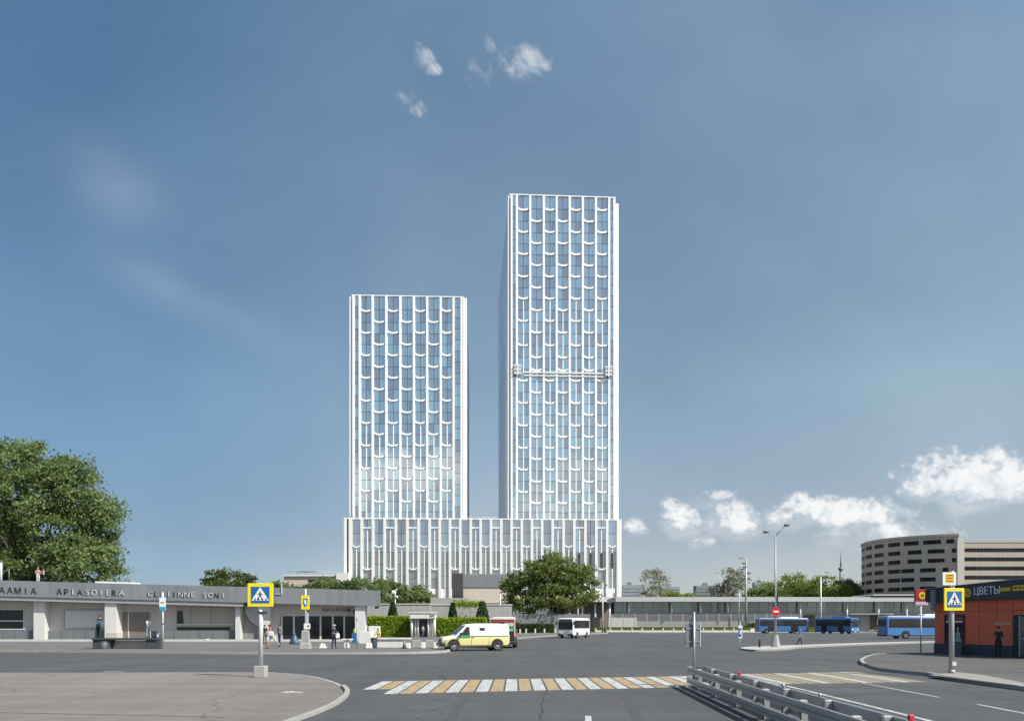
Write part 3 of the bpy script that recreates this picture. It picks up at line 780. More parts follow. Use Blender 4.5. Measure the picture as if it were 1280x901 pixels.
# restart bands half way: white service gallery beams and maintenance cradles
zg = z2(470, 704)
mb = MB(); mb.box(f2(655), f2(758), -.75, .05, zg-.25, zg+.0); mb.build('gallery_beam', WHITE, T2)
mb = MB(); mb.box(f2(655), f2(758), -.85, .05, zg+.75, zg+1.05); mb.build('gallery_beam', WHITE, T2)
for a, b in ((640.5,653),(754,766.5)):
    mb = MB(); mb.rbox(f2(a)+.5, f2(b)-.5, -1.15, -.3, zg-.1, zg+3.2, .12, 1)
    for q in range(3):
        mb.box(f2(a)+.4, f2(b)-.4, -1.28, -1.1, zg+.2+q*1.2, zg+.42+q*1.2, 1)
    mb.box((f2(a)+f2(b))/2-.15, (f2(a)+f2(b))/2+.15, -1.3, -1.12, zg-.2, zg+3.4, 1)
    mb.build('maintenance_cradle', [mat('cradle_grey', (.42,.43,.45), .6, .1), WHITE], T2)
mb = MB(); mb.box(W2+.05, W2+1.4, 1.2, 5, 30, zt2-1.0); mb.build('corner_pier', WHITE, T2)
mb = MB(); mb.box(-.55, -.02, -.2, 1.4, 30, zt2-.3); mb.build('corner_pier', WHITE, T2)
left_fins = [442,450,466,483,500.5,517.5,534,551,567,577]
odd_l = [389.3,416.5,444.5,472.5,501,529,557,585.7,613.7]; even_l = [403,431,459,487,515.5,543,571,599,627]
T1, W1, zt1, f1, z1 = tower('office_tower', 'shorter white-finned glass tower of the pair, reflecting a cloud, on the left of the podium', 0, 440, 579, 369, 373, left_fins, odd_l, even_l, (540,520), 1.5, 80)
mb = MB(); mb.box(W1+.05, W1+1.1, .3, 80, 30, zt1+.1); mb.build('corner_pier', WHITE, T1)
mb = MB(); mb.box(-.75, -.02, -.2, 1.4, 30, zt1-.3); mb.build('corner_pier', WHITE, T1)
# aerials and rails at the foot of the left tower
for px in (437.5, 441):
    mb = MB(); mb.tube([(lt(px,.6)-lt(440,1.5),-1,32.6),(lt(px,.6)-lt(440,1.5),-1,36.5)], .09, 6); mb.box(lt(px,.6)-lt(440,1.5)-.5, lt(px,.6)-lt(440,1.5)+.5, -1.1,-.9,35.2,35.4)
    mb.build('aerial', POLE, T1)

# podium
zp = lz(649, 600)
pod = empty('podium_building', (OX,OY,0), TH, 'broad white-piered glazed podium block that carries the two towers', 'building')
WP = lt(777)
mb = MB(); mb.box(.4, WP-.4, .95, 84, -.5, zp-.5); mb.build('core', mat('core_dark_grey', (.16,.18,.2), .7), pod)
mb = MB(); mb.box(.2, WP-.2, .3, 84.2, zp-.5, zp-.1); mb.build('roof_deck', CONC, pod)
for x0, x1 in ((.02,.9),(WP-.8,WP-.02)):
    mb = MB(); mb.box(x0, x1, -.3, 84.3, -.5, zp+.25); mb.build('end_wall', STONE, pod)
mb = MB(); mb.box(.9, 1.5, .25, .8, 0, zp); mb.build('corner_recess', mat('recess_brown', (.10,.09,.08), .7), pod)
mb = MB(); mb.box(1.5, 2.6, -.45, .8, 0, zp+.1); mb.build('pier', STONE, pod)
mb = MB(); mb.box(-.02, WP+.02, -.36, -.02, zp+.02, zp+.28); mb.build('parapet', WHITE, pod)
xs = [452.5,466.5,481,495,509.3,523.5,537.2,549.8,562.6,575.4,588.6,600.8,613.7,626.6,639.4,652.2,664.8,677.5,690.6,704.3,717.6,731.4,745,758.6,772]
fx = [lt(p) for p in xs]
for x in fx:
    mb = MB(); mb.box(-.40,.40,-.62,.5,-.3,zp-.02); mb.build('pier', STONE, pod, (x,0,0))
fx = [2.0]+fx
pys = [438.5]+xs
for i in range(len(fx)-1):
    a, b = fx[i]+(.62 if i == 0 else .41), fx[i+1]-.41; wd = b-a; xc = (a+b)/2; pc = (pys[i]+pys[i+1])/2
    z = lambda py: lz(py, pc)
    A = i % 2 == 0
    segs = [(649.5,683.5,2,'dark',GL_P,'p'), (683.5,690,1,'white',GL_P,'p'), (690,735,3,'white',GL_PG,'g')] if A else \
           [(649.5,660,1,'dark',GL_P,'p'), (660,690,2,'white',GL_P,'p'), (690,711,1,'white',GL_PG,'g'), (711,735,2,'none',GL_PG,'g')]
    for (pa, pb, fl, mu, gm, tg) in segs:
        za, zb_ = z(pb), min(z(pa), zp-.05)
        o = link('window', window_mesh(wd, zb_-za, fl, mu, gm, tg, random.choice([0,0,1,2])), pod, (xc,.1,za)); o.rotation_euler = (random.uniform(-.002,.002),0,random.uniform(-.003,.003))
    if A: link('curved_band', band_mesh(wd, .55, .36, .45, True), pod, (xc,-.02,z(684)))
    else:
        link('transom', band_mesh(wd, 0.0, .32, .45, True), pod, (xc,-.02,z(659.5)))
        link('curved_band', band_mesh(wd, .5, .36, .45, False), pod, (xc,-.02,z(711.5)))
    mb = MB(); mb.box(a, b, .1, .8, -.3, z(735)-.02); mb.build('base_panel', STONE, pod)
# dark open sashes seen low down on the right
for px in (731-6.6, 745-6.6, 758.6-6.6, 772-6.6):
    mb = MB(); mb.box(lt(px)-.35, lt(px)+.25, -.16, -.01, lz(710,px), lz(691,px)); mb.build('open_sash', DARK, pod)

# roof railing between the towers
mb = MB(); mb.tube([(lt(584),3,zp+1.1),(lt(622),3,zp+1.1)], .05, 6)
for i in range(9):
    x = lt(584)+(lt(622)-lt(584))*i/8; mb.tube([(x,3,zp-.1),(x,3,zp+1.1)], .035, 5)
mb.build('railing', POLE_W, pod)

# entrance block in front of the podium
D = 232
eb = empty('entrance_block', (PX(609,D),D,0), TH, 'low cream block with a grey upper band, low before the podium', 'building')
def ex(px): return PX(px,D)-PX(609,D)
mb = MB(); mb.box(ex(578), ex(652), 0, 9, PZ(753.5,D), PZ(734,D)); mb.build('wall', mat('cream_stone', (.56,.50,.43), .75, 0, .06, .3, stain=.12), eb)
mb = MB(); mb.box(ex(579), ex(653), -.2, 9, PZ(734,D)+.003, PZ(717,D))
for i in range(44):
    xx = ex(579)+(ex(653)-ex(579))*i/44; mb.box(xx+.12, xx+.2, -.28, -.19, PZ(733.6,D), PZ(717.3,D))
mb.build('cladding_band', mat('grey_ribbed_cladding', (.27,.28,.29), .6, .1, .06, .5), eb)
mb = MB(); mb.box(ex(590), ex(760), 1.5, 9, PZ(768,D), PZ(753.5,D)-.003); mb.build('ground_floor_wall', CONC_D, eb)
for i in range(15):
    a = 591+i*4.7; mb = MB(); mb.add([(ex(a),1.42,PZ(766,D)),(ex(a+4.3),1.42,PZ(766,D)),(ex(a+4.3),1.42,PZ(755,D)),(ex(a),1.42,PZ(755,D))], [(0,1,2,3)])
    mb.box(ex(a+4.2), ex(a+4.7), 1.3, 1.5, PZ(767,D), PZ(754.5,D), 1); mb.build('window', [GL_PG, STONE], eb)
# dark louvred box
D = 226
r = empty('louvred_vent_box', (PX(571.5,D),D,0), 0, 'dark vertical louvred vent box beside the cream entrance block', 'vent box')
mb = MB(); mb.box(PX(565,D)-PX(571.5,D), PX(578.5,D)-PX(571.5,D), 0, 3, .1, PZ(716,D)); mb.build('housing', mat('louvre_dark', (.055,.052,.05), .6), r)
for i in range(6):
    xx = PX(565,D)-PX(571.5,D)+.3+i*.52; mb = MB(); mb.box(xx, xx+.16, -.16, 0, PZ(745,D), PZ(716.5,D)); mb.build('louvre_blade', mat('louvre_light', (.16,.155,.15), .5), r)
# right-hand canopy block of the podium base (behind the tree)
D = 228
r = empty('canopy_pavilion', (PX(750,D),D,0), 0, 'pale flat canopy at the right foot of the podium, behind the twin-trunk tree', 'canopy')
def ex(px): return PX(px,D)-PX(750,D)
mb = MB(); mb.box(ex(700), ex(769), -2, 6, PZ(752,D), PZ(746,D)); mb.build('roof', CONC_W, r)
mb = MB(); mb.box(ex(757), ex(768), -1.0, 0, PZ(741,D), PZ(735,D)); mb.build('sign_box', S_WHITE, r)
for px in (712,728,744,762):
    mb = MB(); mb.tube([(ex(px),0,0),(ex(px),0,PZ(752,D))], .28, 8); mb.build('column', STONE, r)
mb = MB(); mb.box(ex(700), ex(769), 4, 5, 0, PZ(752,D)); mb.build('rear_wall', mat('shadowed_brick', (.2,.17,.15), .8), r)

# ------------------------------------------------------------------ retaining walls behind the hedges
def wallbox(name, label, px0, px1, top, D, th=1.2, m=CONC, cop=None, z0=0.1):
    r = empty(name, (PX((px0+px1)/2,D),D,0), 0, label, 'wall')
    h = (px1-px0)/2*D/F
    mb = MB(); mb.box(-h,h,0,th,z0,PZ(top,D)); 
    n = int(2*h/3)
    for i in range(1,n): mb.box(-h+2*h*i/n-.02, -h+2*h*i/n+.02, -.012, 0, z0, PZ(top,D)-.05, 1)
    mb.build('wall_body', [m, CONC_D], r)
    if cop: mb = MB(); mb.box(-h-.1,h+.1,-.12,th+.1,PZ(top,D)+.003,PZ(top,D)+cop); mb.build('coping', CONC_W, r)
    return r
wallbox('retaining_wall', 'long grey concrete retaining wall behind the left clipped hedge', 440, 538, 755, 126, cop=.12)
wallbox('retaining_wall', 'grey concrete retaining wall behind the right clipped hedge, under the louvred box', 536, 640, 756, 136, cop=.15)
wallbox('roof_slab_wall', 'upper grey slab set back above the retaining wall left of the louvred box', 538, 585, 747, 150, 2.5, CONC)
wallbox('retaining_wall', 'shaded grey wall under the twin-trunk tree, left of the white minibus', 598, 738, 767, 176, 1, CONC_D)
# ivy on the coping
D = 134
p = np.stack([rng.uniform(PX(566,D),PX(606,D),1500), D+rng.normal(size=1500)*.35, PZ(756,D)+.2+rng.normal(size=1500)*.28], 1)
tag(link('ivy_garland', leaf_mesh('ivy_garland', p-np.array([PX(586,D),D,0]), .2, LEAF_H), None, (PX(586,D),D,0)), 'green ivy garland draped along the wall coping between the two right-hand conifers', 'ivy')

# beige roof-terrace building far left of the podium
D = 240
r = empty('terrace_building', (PX(390,D),D,0), 0, 'low beige building with a railed roof terrace, left of the podium', 'building')
def ex(px): return PX(px,D)-PX(390,D)
mb = MB(); mb.box(ex(355), ex(432), 0, 14, 0, PZ(720,D)); mb.build('wall', mat('beige_render', (.52,.44,.36), .8, 0, .06, .4), r)
mb = MB(); mb.box(ex(354), ex(433), -.6, 14, PZ(720,D)+.003, PZ(718,D)); mb.build('roof', CONC_W, r)
mb = MB()
for i in range(14):
    x = ex(358)+i*(ex(420)-ex(358))/13; mb.tube([(x,1,PZ(719,D)),(x,1,PZ(714,D))], .06, 5)
mb.tube([(ex(358),1,PZ(714,D)),(ex(420),1,PZ(714,D))], .07, 5); mb.build('railing', POLE, r)
mb = MB(); mb.box(ex(368), ex(391), 2, 8, PZ(713.2,D), PZ(712.6,D))
for px in (369,380,390): mb.tube([(ex(px),3,PZ(719,D)),(ex(px),3,PZ(713,D))], .1, 6)
mb.build('pergola', mat('pergola_grey', (.3,.32,.34), .6), r)
mb = MB(); mb.box(ex(421), ex(436), -1, 4, PZ(733,D), PZ(716,D)); mb.build('stair_block', CONC_W, r)
mb = MB(); mb.add([(ex(385),-.02,PZ(728,D)),(ex(418),-.02,PZ(728,D)),(ex(418),-.02,PZ(724,D)),(ex(385),-.02,PZ(724,D))], [(0,1,2,3)]); mb.build('window_strip', GL_D, r)

# ------------------------------------------------------------------ glazed terminal on the right
D = 205
tm = empty('bus_terminal', (PX(960,D),D,0), 0, 'long low grey bus terminal with a flat overhanging roof and a strip of dark glazing', 'building')
def ex(px): return PX(px,D)-PX(960,D)
XL, XR = ex(768), ex(1300)
mb = MB(); mb.box(XL, XR, -2.6, 16, PZ(752,D), PZ(746.2,D)); mb.build('roof', mat('roof_edge_metal', (.46,.465,.47), .6, .0, .06, .6), tm)
mb = MB(); mb.box(ex(1085), XR, -2.9, 10, PZ(744.6,D), PZ(743,D)); mb.build('upper_roof', mat('roof_edge_metal', (.46,.465,.47), .6, .0, .06, .6), tm)
mb = MB(); mb.box(XL, XR, 0, 1, 0, PZ(767,D))
mb.build('base_wall', mat('board_marked_concrete', (.36,.36,.35), .85, 0, .16, .5, .3, 5, stain=.4), tm)
mb = MB(); mb.box(XL, XR, -.25, .02, PZ(767,D), PZ(765.2,D)); mb.build('sill_beam', CONC, tm)
mb = MB(); mb.box(XL, XR, 7, 8, PZ(767,D), PZ(752,D)); mb.build('rear_wall', mat('interior_back_wall', (.14,.15,.15), .8, 0, .4, .2), tm)
GL_TM = glass('terminal_glass', (.20,.25,.28), .5, .05, .28)
n = 44
for i in range(n):
    a, b = XL+(XR-XL)*i/n, XL+(XR-XL)*(i+1)/n
    mb = MB(); mb.add([(a,0,PZ(765,D)),(b-.2,0,PZ(765,D)),(b-.2,0,PZ(752.2,D)),(a,0,PZ(752.2,D))], [(0,1,2,3)], 0)
    mb.box(b-.22, b, -.1, .12, PZ(765,D), PZ(752.1,D), 1); mb.box(a, b-.22, -.06, .06, PZ(758.5,D)-.04, PZ(758.5,D)+.04, 1)
    o = mb.build('glazing_bay', [GL_TM, POLE], tm, fix=False); o.rotation_euler = (0,0,0)
for px in (785,838,874,908,998,1056,1095,1130):
    mb = MB(); mb.tube([(ex(px),-1.4,0 if px > 990 else PZ(766,D)),(ex(px),-1.4,PZ(752,D))], .22, 8); mb.build('column', CONC_W, tm)
mb = MB(); mb.box(ex(1003), ex(1018), -.3, .3, 0, PZ(768.5,D)); mb.build('doorway', GL_D, tm)
mb = MB(); mb.box(ex(1088), ex(1106), -.3, .3, 0, PZ(768.5,D)); mb.build('doorway', mat('passage_dark', (.12,.1,.085), .8), tm)
mb = MB(); mb.box(ex(1058), ex(1112), -2.2, 0, PZ(768,D), PZ(766.3,D)); mb.build('canopy', mat('canopy_grey', (.25,.26,.27), .6), tm)
mb = MB(); mb.box(ex(910.5), ex(913.5), -.06, .05, .2, PZ(771,D)); mb.build('narrow_opening', DARK, tm)
# picket fence in front of the terminal wall
D = 199
fn = empty('picket_fence', (PX(860,D),D,0), 0, 'tall thin grey picket fence standing before the terminal wall', 'fence')
def ex(px): return PX(px,D)-PX(860,D)
zt_ = PZ(767,D)
panels = list(np.arange(764, 990, 15))
pk = None
for a in panels:
    mb = MB(); L = 15*D/F
    for i in range(14): mb.box(i*L/14, i*L/14+.07, -.035, .035, .15, zt_)
    mb.box(0, L, -.05, .05, .4, .5); mb.box(0, L, -.05, .05, zt_-.4, zt_-.3)
    if pk is None: pk = mb.data('fence_panel', mat('fence_grey', (.3,.3,.31), .5, .3, .1, 2))
    link('fence_panel', pk, fn, (ex(a),0,0))
    mb = MB(); mb.box(-.1,.1,-.1,.1,.05,zt_+.12); mb.build('fence_post', POLE, fn, (ex(a)-.12,0,0))
# pale rendered panel and dark doorway left of the fence
wallbox('rendered_panel', 'pale rendered panel on the foot of the terminal wall right of the white minibus', 761, 796, 771.5, 203.2, .5, CONC_W)
r = wallbox('service_door', 'dark service doorway behind the white minibus', 741, 750, 771, 200, .4, DARK)

# distant blocks, with distance haze put into their grey-blue wall colour
def block(label, px0, px1, top, D, col, rows=6, cap=None):
    r = empty('distant_block', (PX((px0+px1)/2,D),D,0), R(random.uniform(-4,4)), label, 'building', 'distant grey-blue blocks above the terminal')
    h = (px1-px0)/2*D/F; zt = PZ(top,D)
    mb = MB(); mb.box(-h,h,0,h*1.4,0,zt); mb.build('wall', mat('distant_'+label.split()[0]+str(px0), col, .7, 0, .05, .05), r)
    fh = zt/ (rows+6)
    for i in range(rows):
        z0 = zt-fh*(i+.9); mb = MB(); mb.box(-h*.94,h*.94,-.15,-.01,z0,z0+fh*.45); mb.build('window_strip', GL_PG, r)
    mb = MB(); mb.box(-h*.3,h*.1,h*.4,h*.8,zt,zt+1.6); mb.build('roof_plant', CONC_D, r)
block('grey-blue glassy distant block right beside the podium corner', 777, 801, 731, 420, (.22,.26,.31))
block('narrow grey-blue distant block left of the camera-laden lamp post', 827, 850, 733, 430, (.24,.28,.33))
block('plain grey-blue distant block behind the short greyish bushy tree', 870, 898, 731.5, 440, (.20,.235,.28))
block('small pale distant block rising left of the dark green grove', 943, 957, 727.5, 520, (.36,.40,.45))
hl = MB()
ridge = [(-2400,60),(-1500,110),(-700,70),(-200,60),(250,70),(420,118),(520,125),(640,95),(900,70),(1500,95),(2400,55)]
ridge = catmull(ridge, 8)
rings = [[(x,2300,-5),(x+0,2700,h),(x,3400,-5)] for x,h in ridge]
hl.loft([[(x,2300,-5),(x,2550,h*.8*.55),(x,2800,h*.55),(x,3600,-5)] for x,h in ridge], closed=False, cap=False)
structure(hl.build('hills', mat('distant_woodland', (.07,.095,.10), .9, 0, .2, .004), fix=True))
# television mast
D = 1500
r = empty('television_mast', (PX(1051,D),D,0), 0, 'thin distant television mast with a bulge half way up', 'mast')
mb = MB(); mb.tube([(0,0,0),(0,0,PZ(735,D)),(0,0,PZ(713,D))], [6,3.2,2.4], 12); mb.build('shaft', mat('mast_grey', (.22,.23,.25), .7), r)
mb = MB(); mb.tube([(0,0,PZ(713,D)),(0,0,PZ(712,D)),(0,0,PZ(709.5,D)),(0,0,PZ(708.5,D))], [2.4,4.6,4.6,2], 14); mb.build('observation_pod', mat('mast_grey', (.22,.23,.25), .7), r)
mb = MB(); mb.tube([(0,0,PZ(708.5,D)),(0,0,PZ(702,D)),(0,0,PZ(688,D))], [1.7,1.3,.5], 8); mb.build('antenna', mat('mast_red_grey', (.25,.2,.2), .7), r)
D = 285
mb = MB(); 

# curved office block
OF = empty('curved_office_block', (0,0,0), 0, 'curved beige office block with rows of dark ribbon windows at the far right', 'building')
BEI = mat('beige_concrete_panel', (.36,.325,.275), .8, 0, .06, .3, .1, 3, stain=.12)
GL_O = glass('office_glass', (.018,.020,.026), .0, .35, .5)
GL_O.node_tree.nodes['Principled BSDF'].inputs['Specular IOR Level'].default_value = .12
ra, rb = Vector((PX(1077,268),268)), Vector((PX(1199,234),234))
ch = rb-ra; nrm = Vector((ch.y,-ch.x)).normalized()
if nrm.y > 0: nrm = -nrm
def arc(t): 
    b = 4*t*(1-t)*9.0
    return ra+ch*t+nrm*b
Nn = 40; ztop = PZ(668.5,234)
arcp = [arc(i/Nn) for i in range(Nn+1)]
mb = MB(); mb.prism([(p.x,p.y) for p in arcp]+[(rb.x+18,rb.y+30),(ra.x+30,ra.y+34)], 0, ztop); mb.build('curved_wall', BEI, OF)
mb = MB(); ribbon(mb, [(p.x+nrm.x*.12,p.y+nrm.y*.12) for p in arcp], .5, ztop-.25, ztop+.45); mb.build('parapet', BEI, OF)
fh = (ztop-2.0)/8.0
cols = [(0.02,.055),(.085,.175),(.215,.325),(.37,.48),(.53,.635),(.665,.77),(.80,.905),(.935,.975)]
for rr in range(8):
    zc = ztop-1.75-rr*2.74
    for (a, b) in cols:
        sh = .0
        if rr in (1,2) and a > .6: a, b = a+.03, min(.985,b+.02)
        if rr >= 3 and a > .6: a, b = a-.02, b-.03
        mb = MB(); k = 4
        for i in range(k):
            p, q = arc(a+(b-a)*i/k), arc(a+(b-a)*(i+1)/k); o1 = nrm*.06
            mb.add([(p.x+o1.x,p.y+o1.y,zc-.60),(q.x+o1.x,q.y+o1.y,zc-.60),(q.x+o1.x,q.y+o1.y,zc+.60),(p.x+o1.x,p.y+o1.y,zc+.60)], [(0,1,2,3)], 0)
            p2 = p+(q-p)*.05
            mb.hexa([(p.x+nrm.x*.03,p.y+nrm.y*.03,zc-.60),(p2.x+nrm.x*.03,p2.y+nrm.y*.03,zc-.60),(p2.x+nrm.x*.1,p2.y+nrm.y*.1,zc-.60),(p.x+nrm.x*.1,p.y+nrm.y*.1,zc-.60)]+
                    [(p.x+nrm.x*.03,p.y+nrm.y*.03,zc+.60),(p2.x+nrm.x*.03,p2.y+nrm.y*.03,zc+.60),(p2.x+nrm.x*.1,p2.y+nrm.y*.1,zc+.60),(p.x+nrm.x*.1,p.y+nrm.y*.1,zc+.60)], 1)
        p, q = arc(a), arc(b); o2 = nrm*.16
        mb.add([(p.x+o2.x,p.y+o2.y,zc+.60),(q.x+o2.x,q.y+o2.y,zc+.60),(q.x,q.y,zc+.61),(p.x,p.y,zc+.61)], [(0,1,2,3)], 2)
        mb.build('window', [GL_O, DARK, BEI], OF, fix=False)
D2 = 250; zw = PZ(678,D2)
mb = MB(); mb.box(PX(1196,D2), PX(1420,D2), D2, D2+26, 0, zw); mb.build('wing_wall', BEI, OF)
mb = MB(); mb.box(PX(1196,D2)-.1, PX(1420,D2), D2-.12, D2+.3, zw+.003, zw+.4); mb.build('wing_parapet', BEI, OF)
for rr in range(6):
    py = 687+rr*11.4
    for k in range(6):
        a, b = 1199+k*22, 1199+k*22+21.6
        mb = MB(); y = D2-.05; z0, z1 = PZ(py+2.6,D2), PZ(py-2.1,D2)
        mb.add([(PX(a,D2),y,z0),(PX(b,D2),y,z0),(PX(b,D2),y,z1),(PX(a,D2),y,z1)], [(0,1,2,3)], 0)
        for q in range(4): xx = PX(a,D2)+.6+q*1.3; mb.box(xx, xx+.12, y-.06, y+.02, z0, z1, 1)
        mb.build('window', [GL_O, DARK], OF, fix=False)
mb = MB(); mb.box(rb.x-.6, rb.x+1.4, rb.y-.2, rb.y+4, 0, ztop-1.0); mb.build('corner_pilaster', mat('beige_pilaster', (.44,.41,.36), .8, 0, .05, .3), OF)
for px, h in ((1133,2.6),(1277,1.5)):
    mb = MB(); q = arc(.5) if px < 1200 else Vector((PX(px,D2),D2+2)); zz = ztop if px < 1200 else zw
    mb.tube([(q.x+1,q.y+3,zz-.2),(q.x+1,q.y+3,zz+h)], .07, 6); mb.build('roof_aerial', POLE, OF)

# ------------------------------------------------------------------ pavilion on the left
DW, DF = 91.0, 89.2
PAV = empty('flat_roofed_pavilion', (0,0,0), 0, 'long low grey station pavilion with a deep flat fascia carrying metal letters', 'building')
XA, XB = -74.0, PX(475,DF)
FAS = mat('fascia_grey_concrete', (.215,.23,.25), .8, 0, .16, .35, .15, 6, stain=.45)
WALLP = mat('pavilion_wall_stone', (.52,.49,.455), .8, 0, .07, .6, .1, 8, stain=.22)
COLP = mat('pavilion_column_stone', (.62,.61,.59), .75, 0, .05, 1, stain=.1)
PLIN = mat('pavilion_plinth', (.17,.185,.20), .8, 0, .12, .8, stain=.3)
def pzt(x): return 6.8-(x+57)*.0265
def slope_box(mb, x0, x1, y0, y1, lo, hi, mi=0):
    p = []
    for (q) in (lo, hi):
        p += [(x0,y0,pzt(x0)+q),(x1,y0,pzt(x1)+q),(x1,y1,pzt(x1)+q),(x0,y1,pzt(x0)+q)]
    return mb.hexa(p, mi)
mb = MB()
for i in range(10):    # fascia slabs with joints
    a, b = XA+(XB-XA)*i/10, XA+(XB-XA)*(i+1)/10
    slope_box(mb, a, b-.015, DF, DF+.35, -1.76, 0)
slope_box(mb, XA, XB-3.0, DF+.36, DW+14, -.5, -.12)
def splay(mb, x0, x1, y0, y1, lo, hi, k=.19, mi=0):
    p = []
    for q in (lo, hi): p += [(x0,y0,pzt(x0)+q),(x1,y0,pzt(x1)+q),(x1-k*(y1-y0),y1,pzt(x1)+q),(x0-k*(y1-y0),y1,pzt(x0)+q)]
    return mb.hexa(p, mi)
splay(mb, XB-.35, XB-.012, DF+.352, DW+14, -1.75, -.004)
splay(mb, XB-3.3, XB-.352, DF+.36, DW+14, -.497, -.117)
mb.build('fascia', FAS, PAV)
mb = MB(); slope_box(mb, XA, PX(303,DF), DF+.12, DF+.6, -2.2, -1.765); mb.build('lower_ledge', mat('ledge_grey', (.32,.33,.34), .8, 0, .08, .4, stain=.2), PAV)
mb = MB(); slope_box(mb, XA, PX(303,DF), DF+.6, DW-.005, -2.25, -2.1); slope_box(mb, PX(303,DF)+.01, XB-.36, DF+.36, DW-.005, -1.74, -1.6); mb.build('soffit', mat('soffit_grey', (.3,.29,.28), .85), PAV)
def wx(px): return PX(px,DW)
def wz(py): return PZ(py,DW)
mb = MB(); slope_box(mb, XA, wx(330), DW, DW+.4, -6.9, -1.7); 
slope_box(mb, wx(330)+.003, wx(350), DW, DW+.4, -6.9, -1.7)
slope_box(mb, wx(350)+.003, wx(401), DW, DW+.4, -2.95, -1.7)
slope_box(mb, wx(401)+.003, wx(446), DW-.05, DW+.4, -2.95, -1.7)
slope_box(mb, wx(446)+.003, wx(458), DW, DW+.4, -6.9, -1.7)
mb.build('wall', WALLP, PAV)
mb = MB(); mb.box(XA, wx(458)-3.3, DW+13, DW+13.5, 0, 5.0); mb.build('rear_wall', WALLP, PAV)
mb = MB(); mb.hexa([(wx(458)-.3,DW+.41,0),(wx(458)-.02,DW+.41,0),(wx(458)-2.9,DW+13,0),(wx(458)-3.2,DW+13,0),(wx(458)-.3,DW+.41,3.9),(wx(458)-.02,DW+.41,3.9),(wx(458)-2.9,DW+13,3.9),(wx(458)-3.2,DW+13,3.9)]); mb.build('end_wall', WALLP, PAV)
for a, b in ((-110,138),(203,300)):
    mb = MB(); mb.box(wx(a), wx(b), DW-.35, DW-.004, .1, wz(787.5)); 
    n = max(2, int((b-a)/14))
    for i in range(1,n): x = wx(a)+(wx(b)-wx(a))*i/n; mb.box(x-.02,x+.02,DW-.356,DW-.35,.12,wz(788),1)
    mb.build('plinth', [PLIN, DARK], PAV)
def panel(name, m, px0, px1, py0, py1, proud=.06, frame=None, fw=.10):
    mb = MB(); mb.box(wx(px0), wx(px1), DW-proud, DW-.004, wz(py1), wz(py0)); o = mb.build(name, m, PAV)
    if frame:
        f = MB(); x0,x1,z0,z1 = wx(px0),wx(px1),wz(py1),wz(py0); y0,y1 = DW-proud-.07, DW-.003
        f.box(x0-fw,x1+fw,y0,y1,z1+.002,z1+fw); f.box(x0-fw,x1+fw,y0,y1,z0-fw,z0-.002); f.box(x0-fw,x0-.002,y0,y1,z0,z1); f.box(x1+.002,x1+fw,y0,y1,z0,z1)
        f.build('frame', frame, o)
    return o
GW = glass('pavilion_window', (.05,.052,.055), .25, .08, .3)
w0 = panel('window', GW, -60, 30, 762, 785.5, .06, COLP)
f = MB(); f.box(wx(-60), wx(30), DW-.12, DW-.07, wz(776.4), wz(775)); f.build('window_bar', COLP, w0)
for px in (8,-14,-36): f = MB(); f.box(wx(px), wx(px)+.12, DW-.11, DW-.065, wz(775), wz(762)); f.build('window_bar', DARK, w0)
panel('blank_panel', mat('pale_board', (.60,.58,.57), .7, 0, .04, .5), 81.5, 138, 762.5, 784.5, .08, mat('board_frame', (.30,.29,.28), .7), .06)
d = panel('doorway', mat('door_brown', (.19,.165,.15), .6, 0, .08, 1), 153.5, 188, 764.5, 799.5, .05, WALLP, .12)
for px in (161,):
    f = MB(); f.box(wx(px)-.05, wx(px)+.05, DW-.11, DW-.055, .1, wz(764.8)); f.build('door_jamb', COLP, d)
f = MB(); f.tube([(wx(163),DW-.16,wz(786)),(wx(163),DW-.16,wz(782))], .04, 6); f.build('door_handle', GALV, d)
v = panel('display_window', mat('display_cream', (.42,.385,.33), .7, 0, .06, .4), 221, 297, 757, 788, .06, WALLP, .1)
for px in (239,264.5): f = MB(); f.box(wx(px)-.03,wx(px)+.03,DW-.075,DW-.061,wz(779),wz(757.5)); f.build('joint_line', PLIN, v)
f = MB(); f.plate([(wx(221.5),wz(779)),(wx(230),wz(779)),(wx(228.5),wz(763)),(wx(222),wz(763))], DW-.062, .03); f.build('dark_pane', GW, v)
f = MB(); f.box(wx(221.5), wx(288), DW-.10, DW-.063, wz(787.6), wz(783.2)); f.build('counter_glass', GW, v)
f = MB(); f.box(wx(221), wx(297), DW-.16, DW-.063, wz(780.6), wz(779.4)); f.build('counter_ledge', COLP, v)
# columns
for px0, px1, yy in ((48.5,62,1.0),(139,153.5,1.45),(298,303.5,1.0),(447,459,1.5)):
    mb = MB(); x0, x1 = wx(px0), wx(px1)
    mb.hexa([(x0,DW-yy,.1),(x1,DW-yy,.1),(x1,DW-.006,.1),(x0,DW-.006,.1)]+[(x0,DW-yy,pzt(x0)-1.77 if px0>303 else pzt(x0)-2.21),(x1,DW-yy,pzt(x1)-1.77 if px0>303 else pzt(x1)-2.21),(x1,DW-.006,pzt(x1)-1.77 if px0>303 else pzt(x1)-2.21),(x0,DW-.006,pzt(x0)-1.77 if px0>303 else pzt(x0)-2.21)])
    mb.build('column', COLP, PAV)
    if px0 == 139:
        mb = MB(); mb.box(x0+.3, x1+.05, DW-yy-.06, DW-.36, .1, wz(790)); mb.build('column_base', mat('column_base_cream', (.5,.47,.42), .8, 0, .08, 2), PAV)
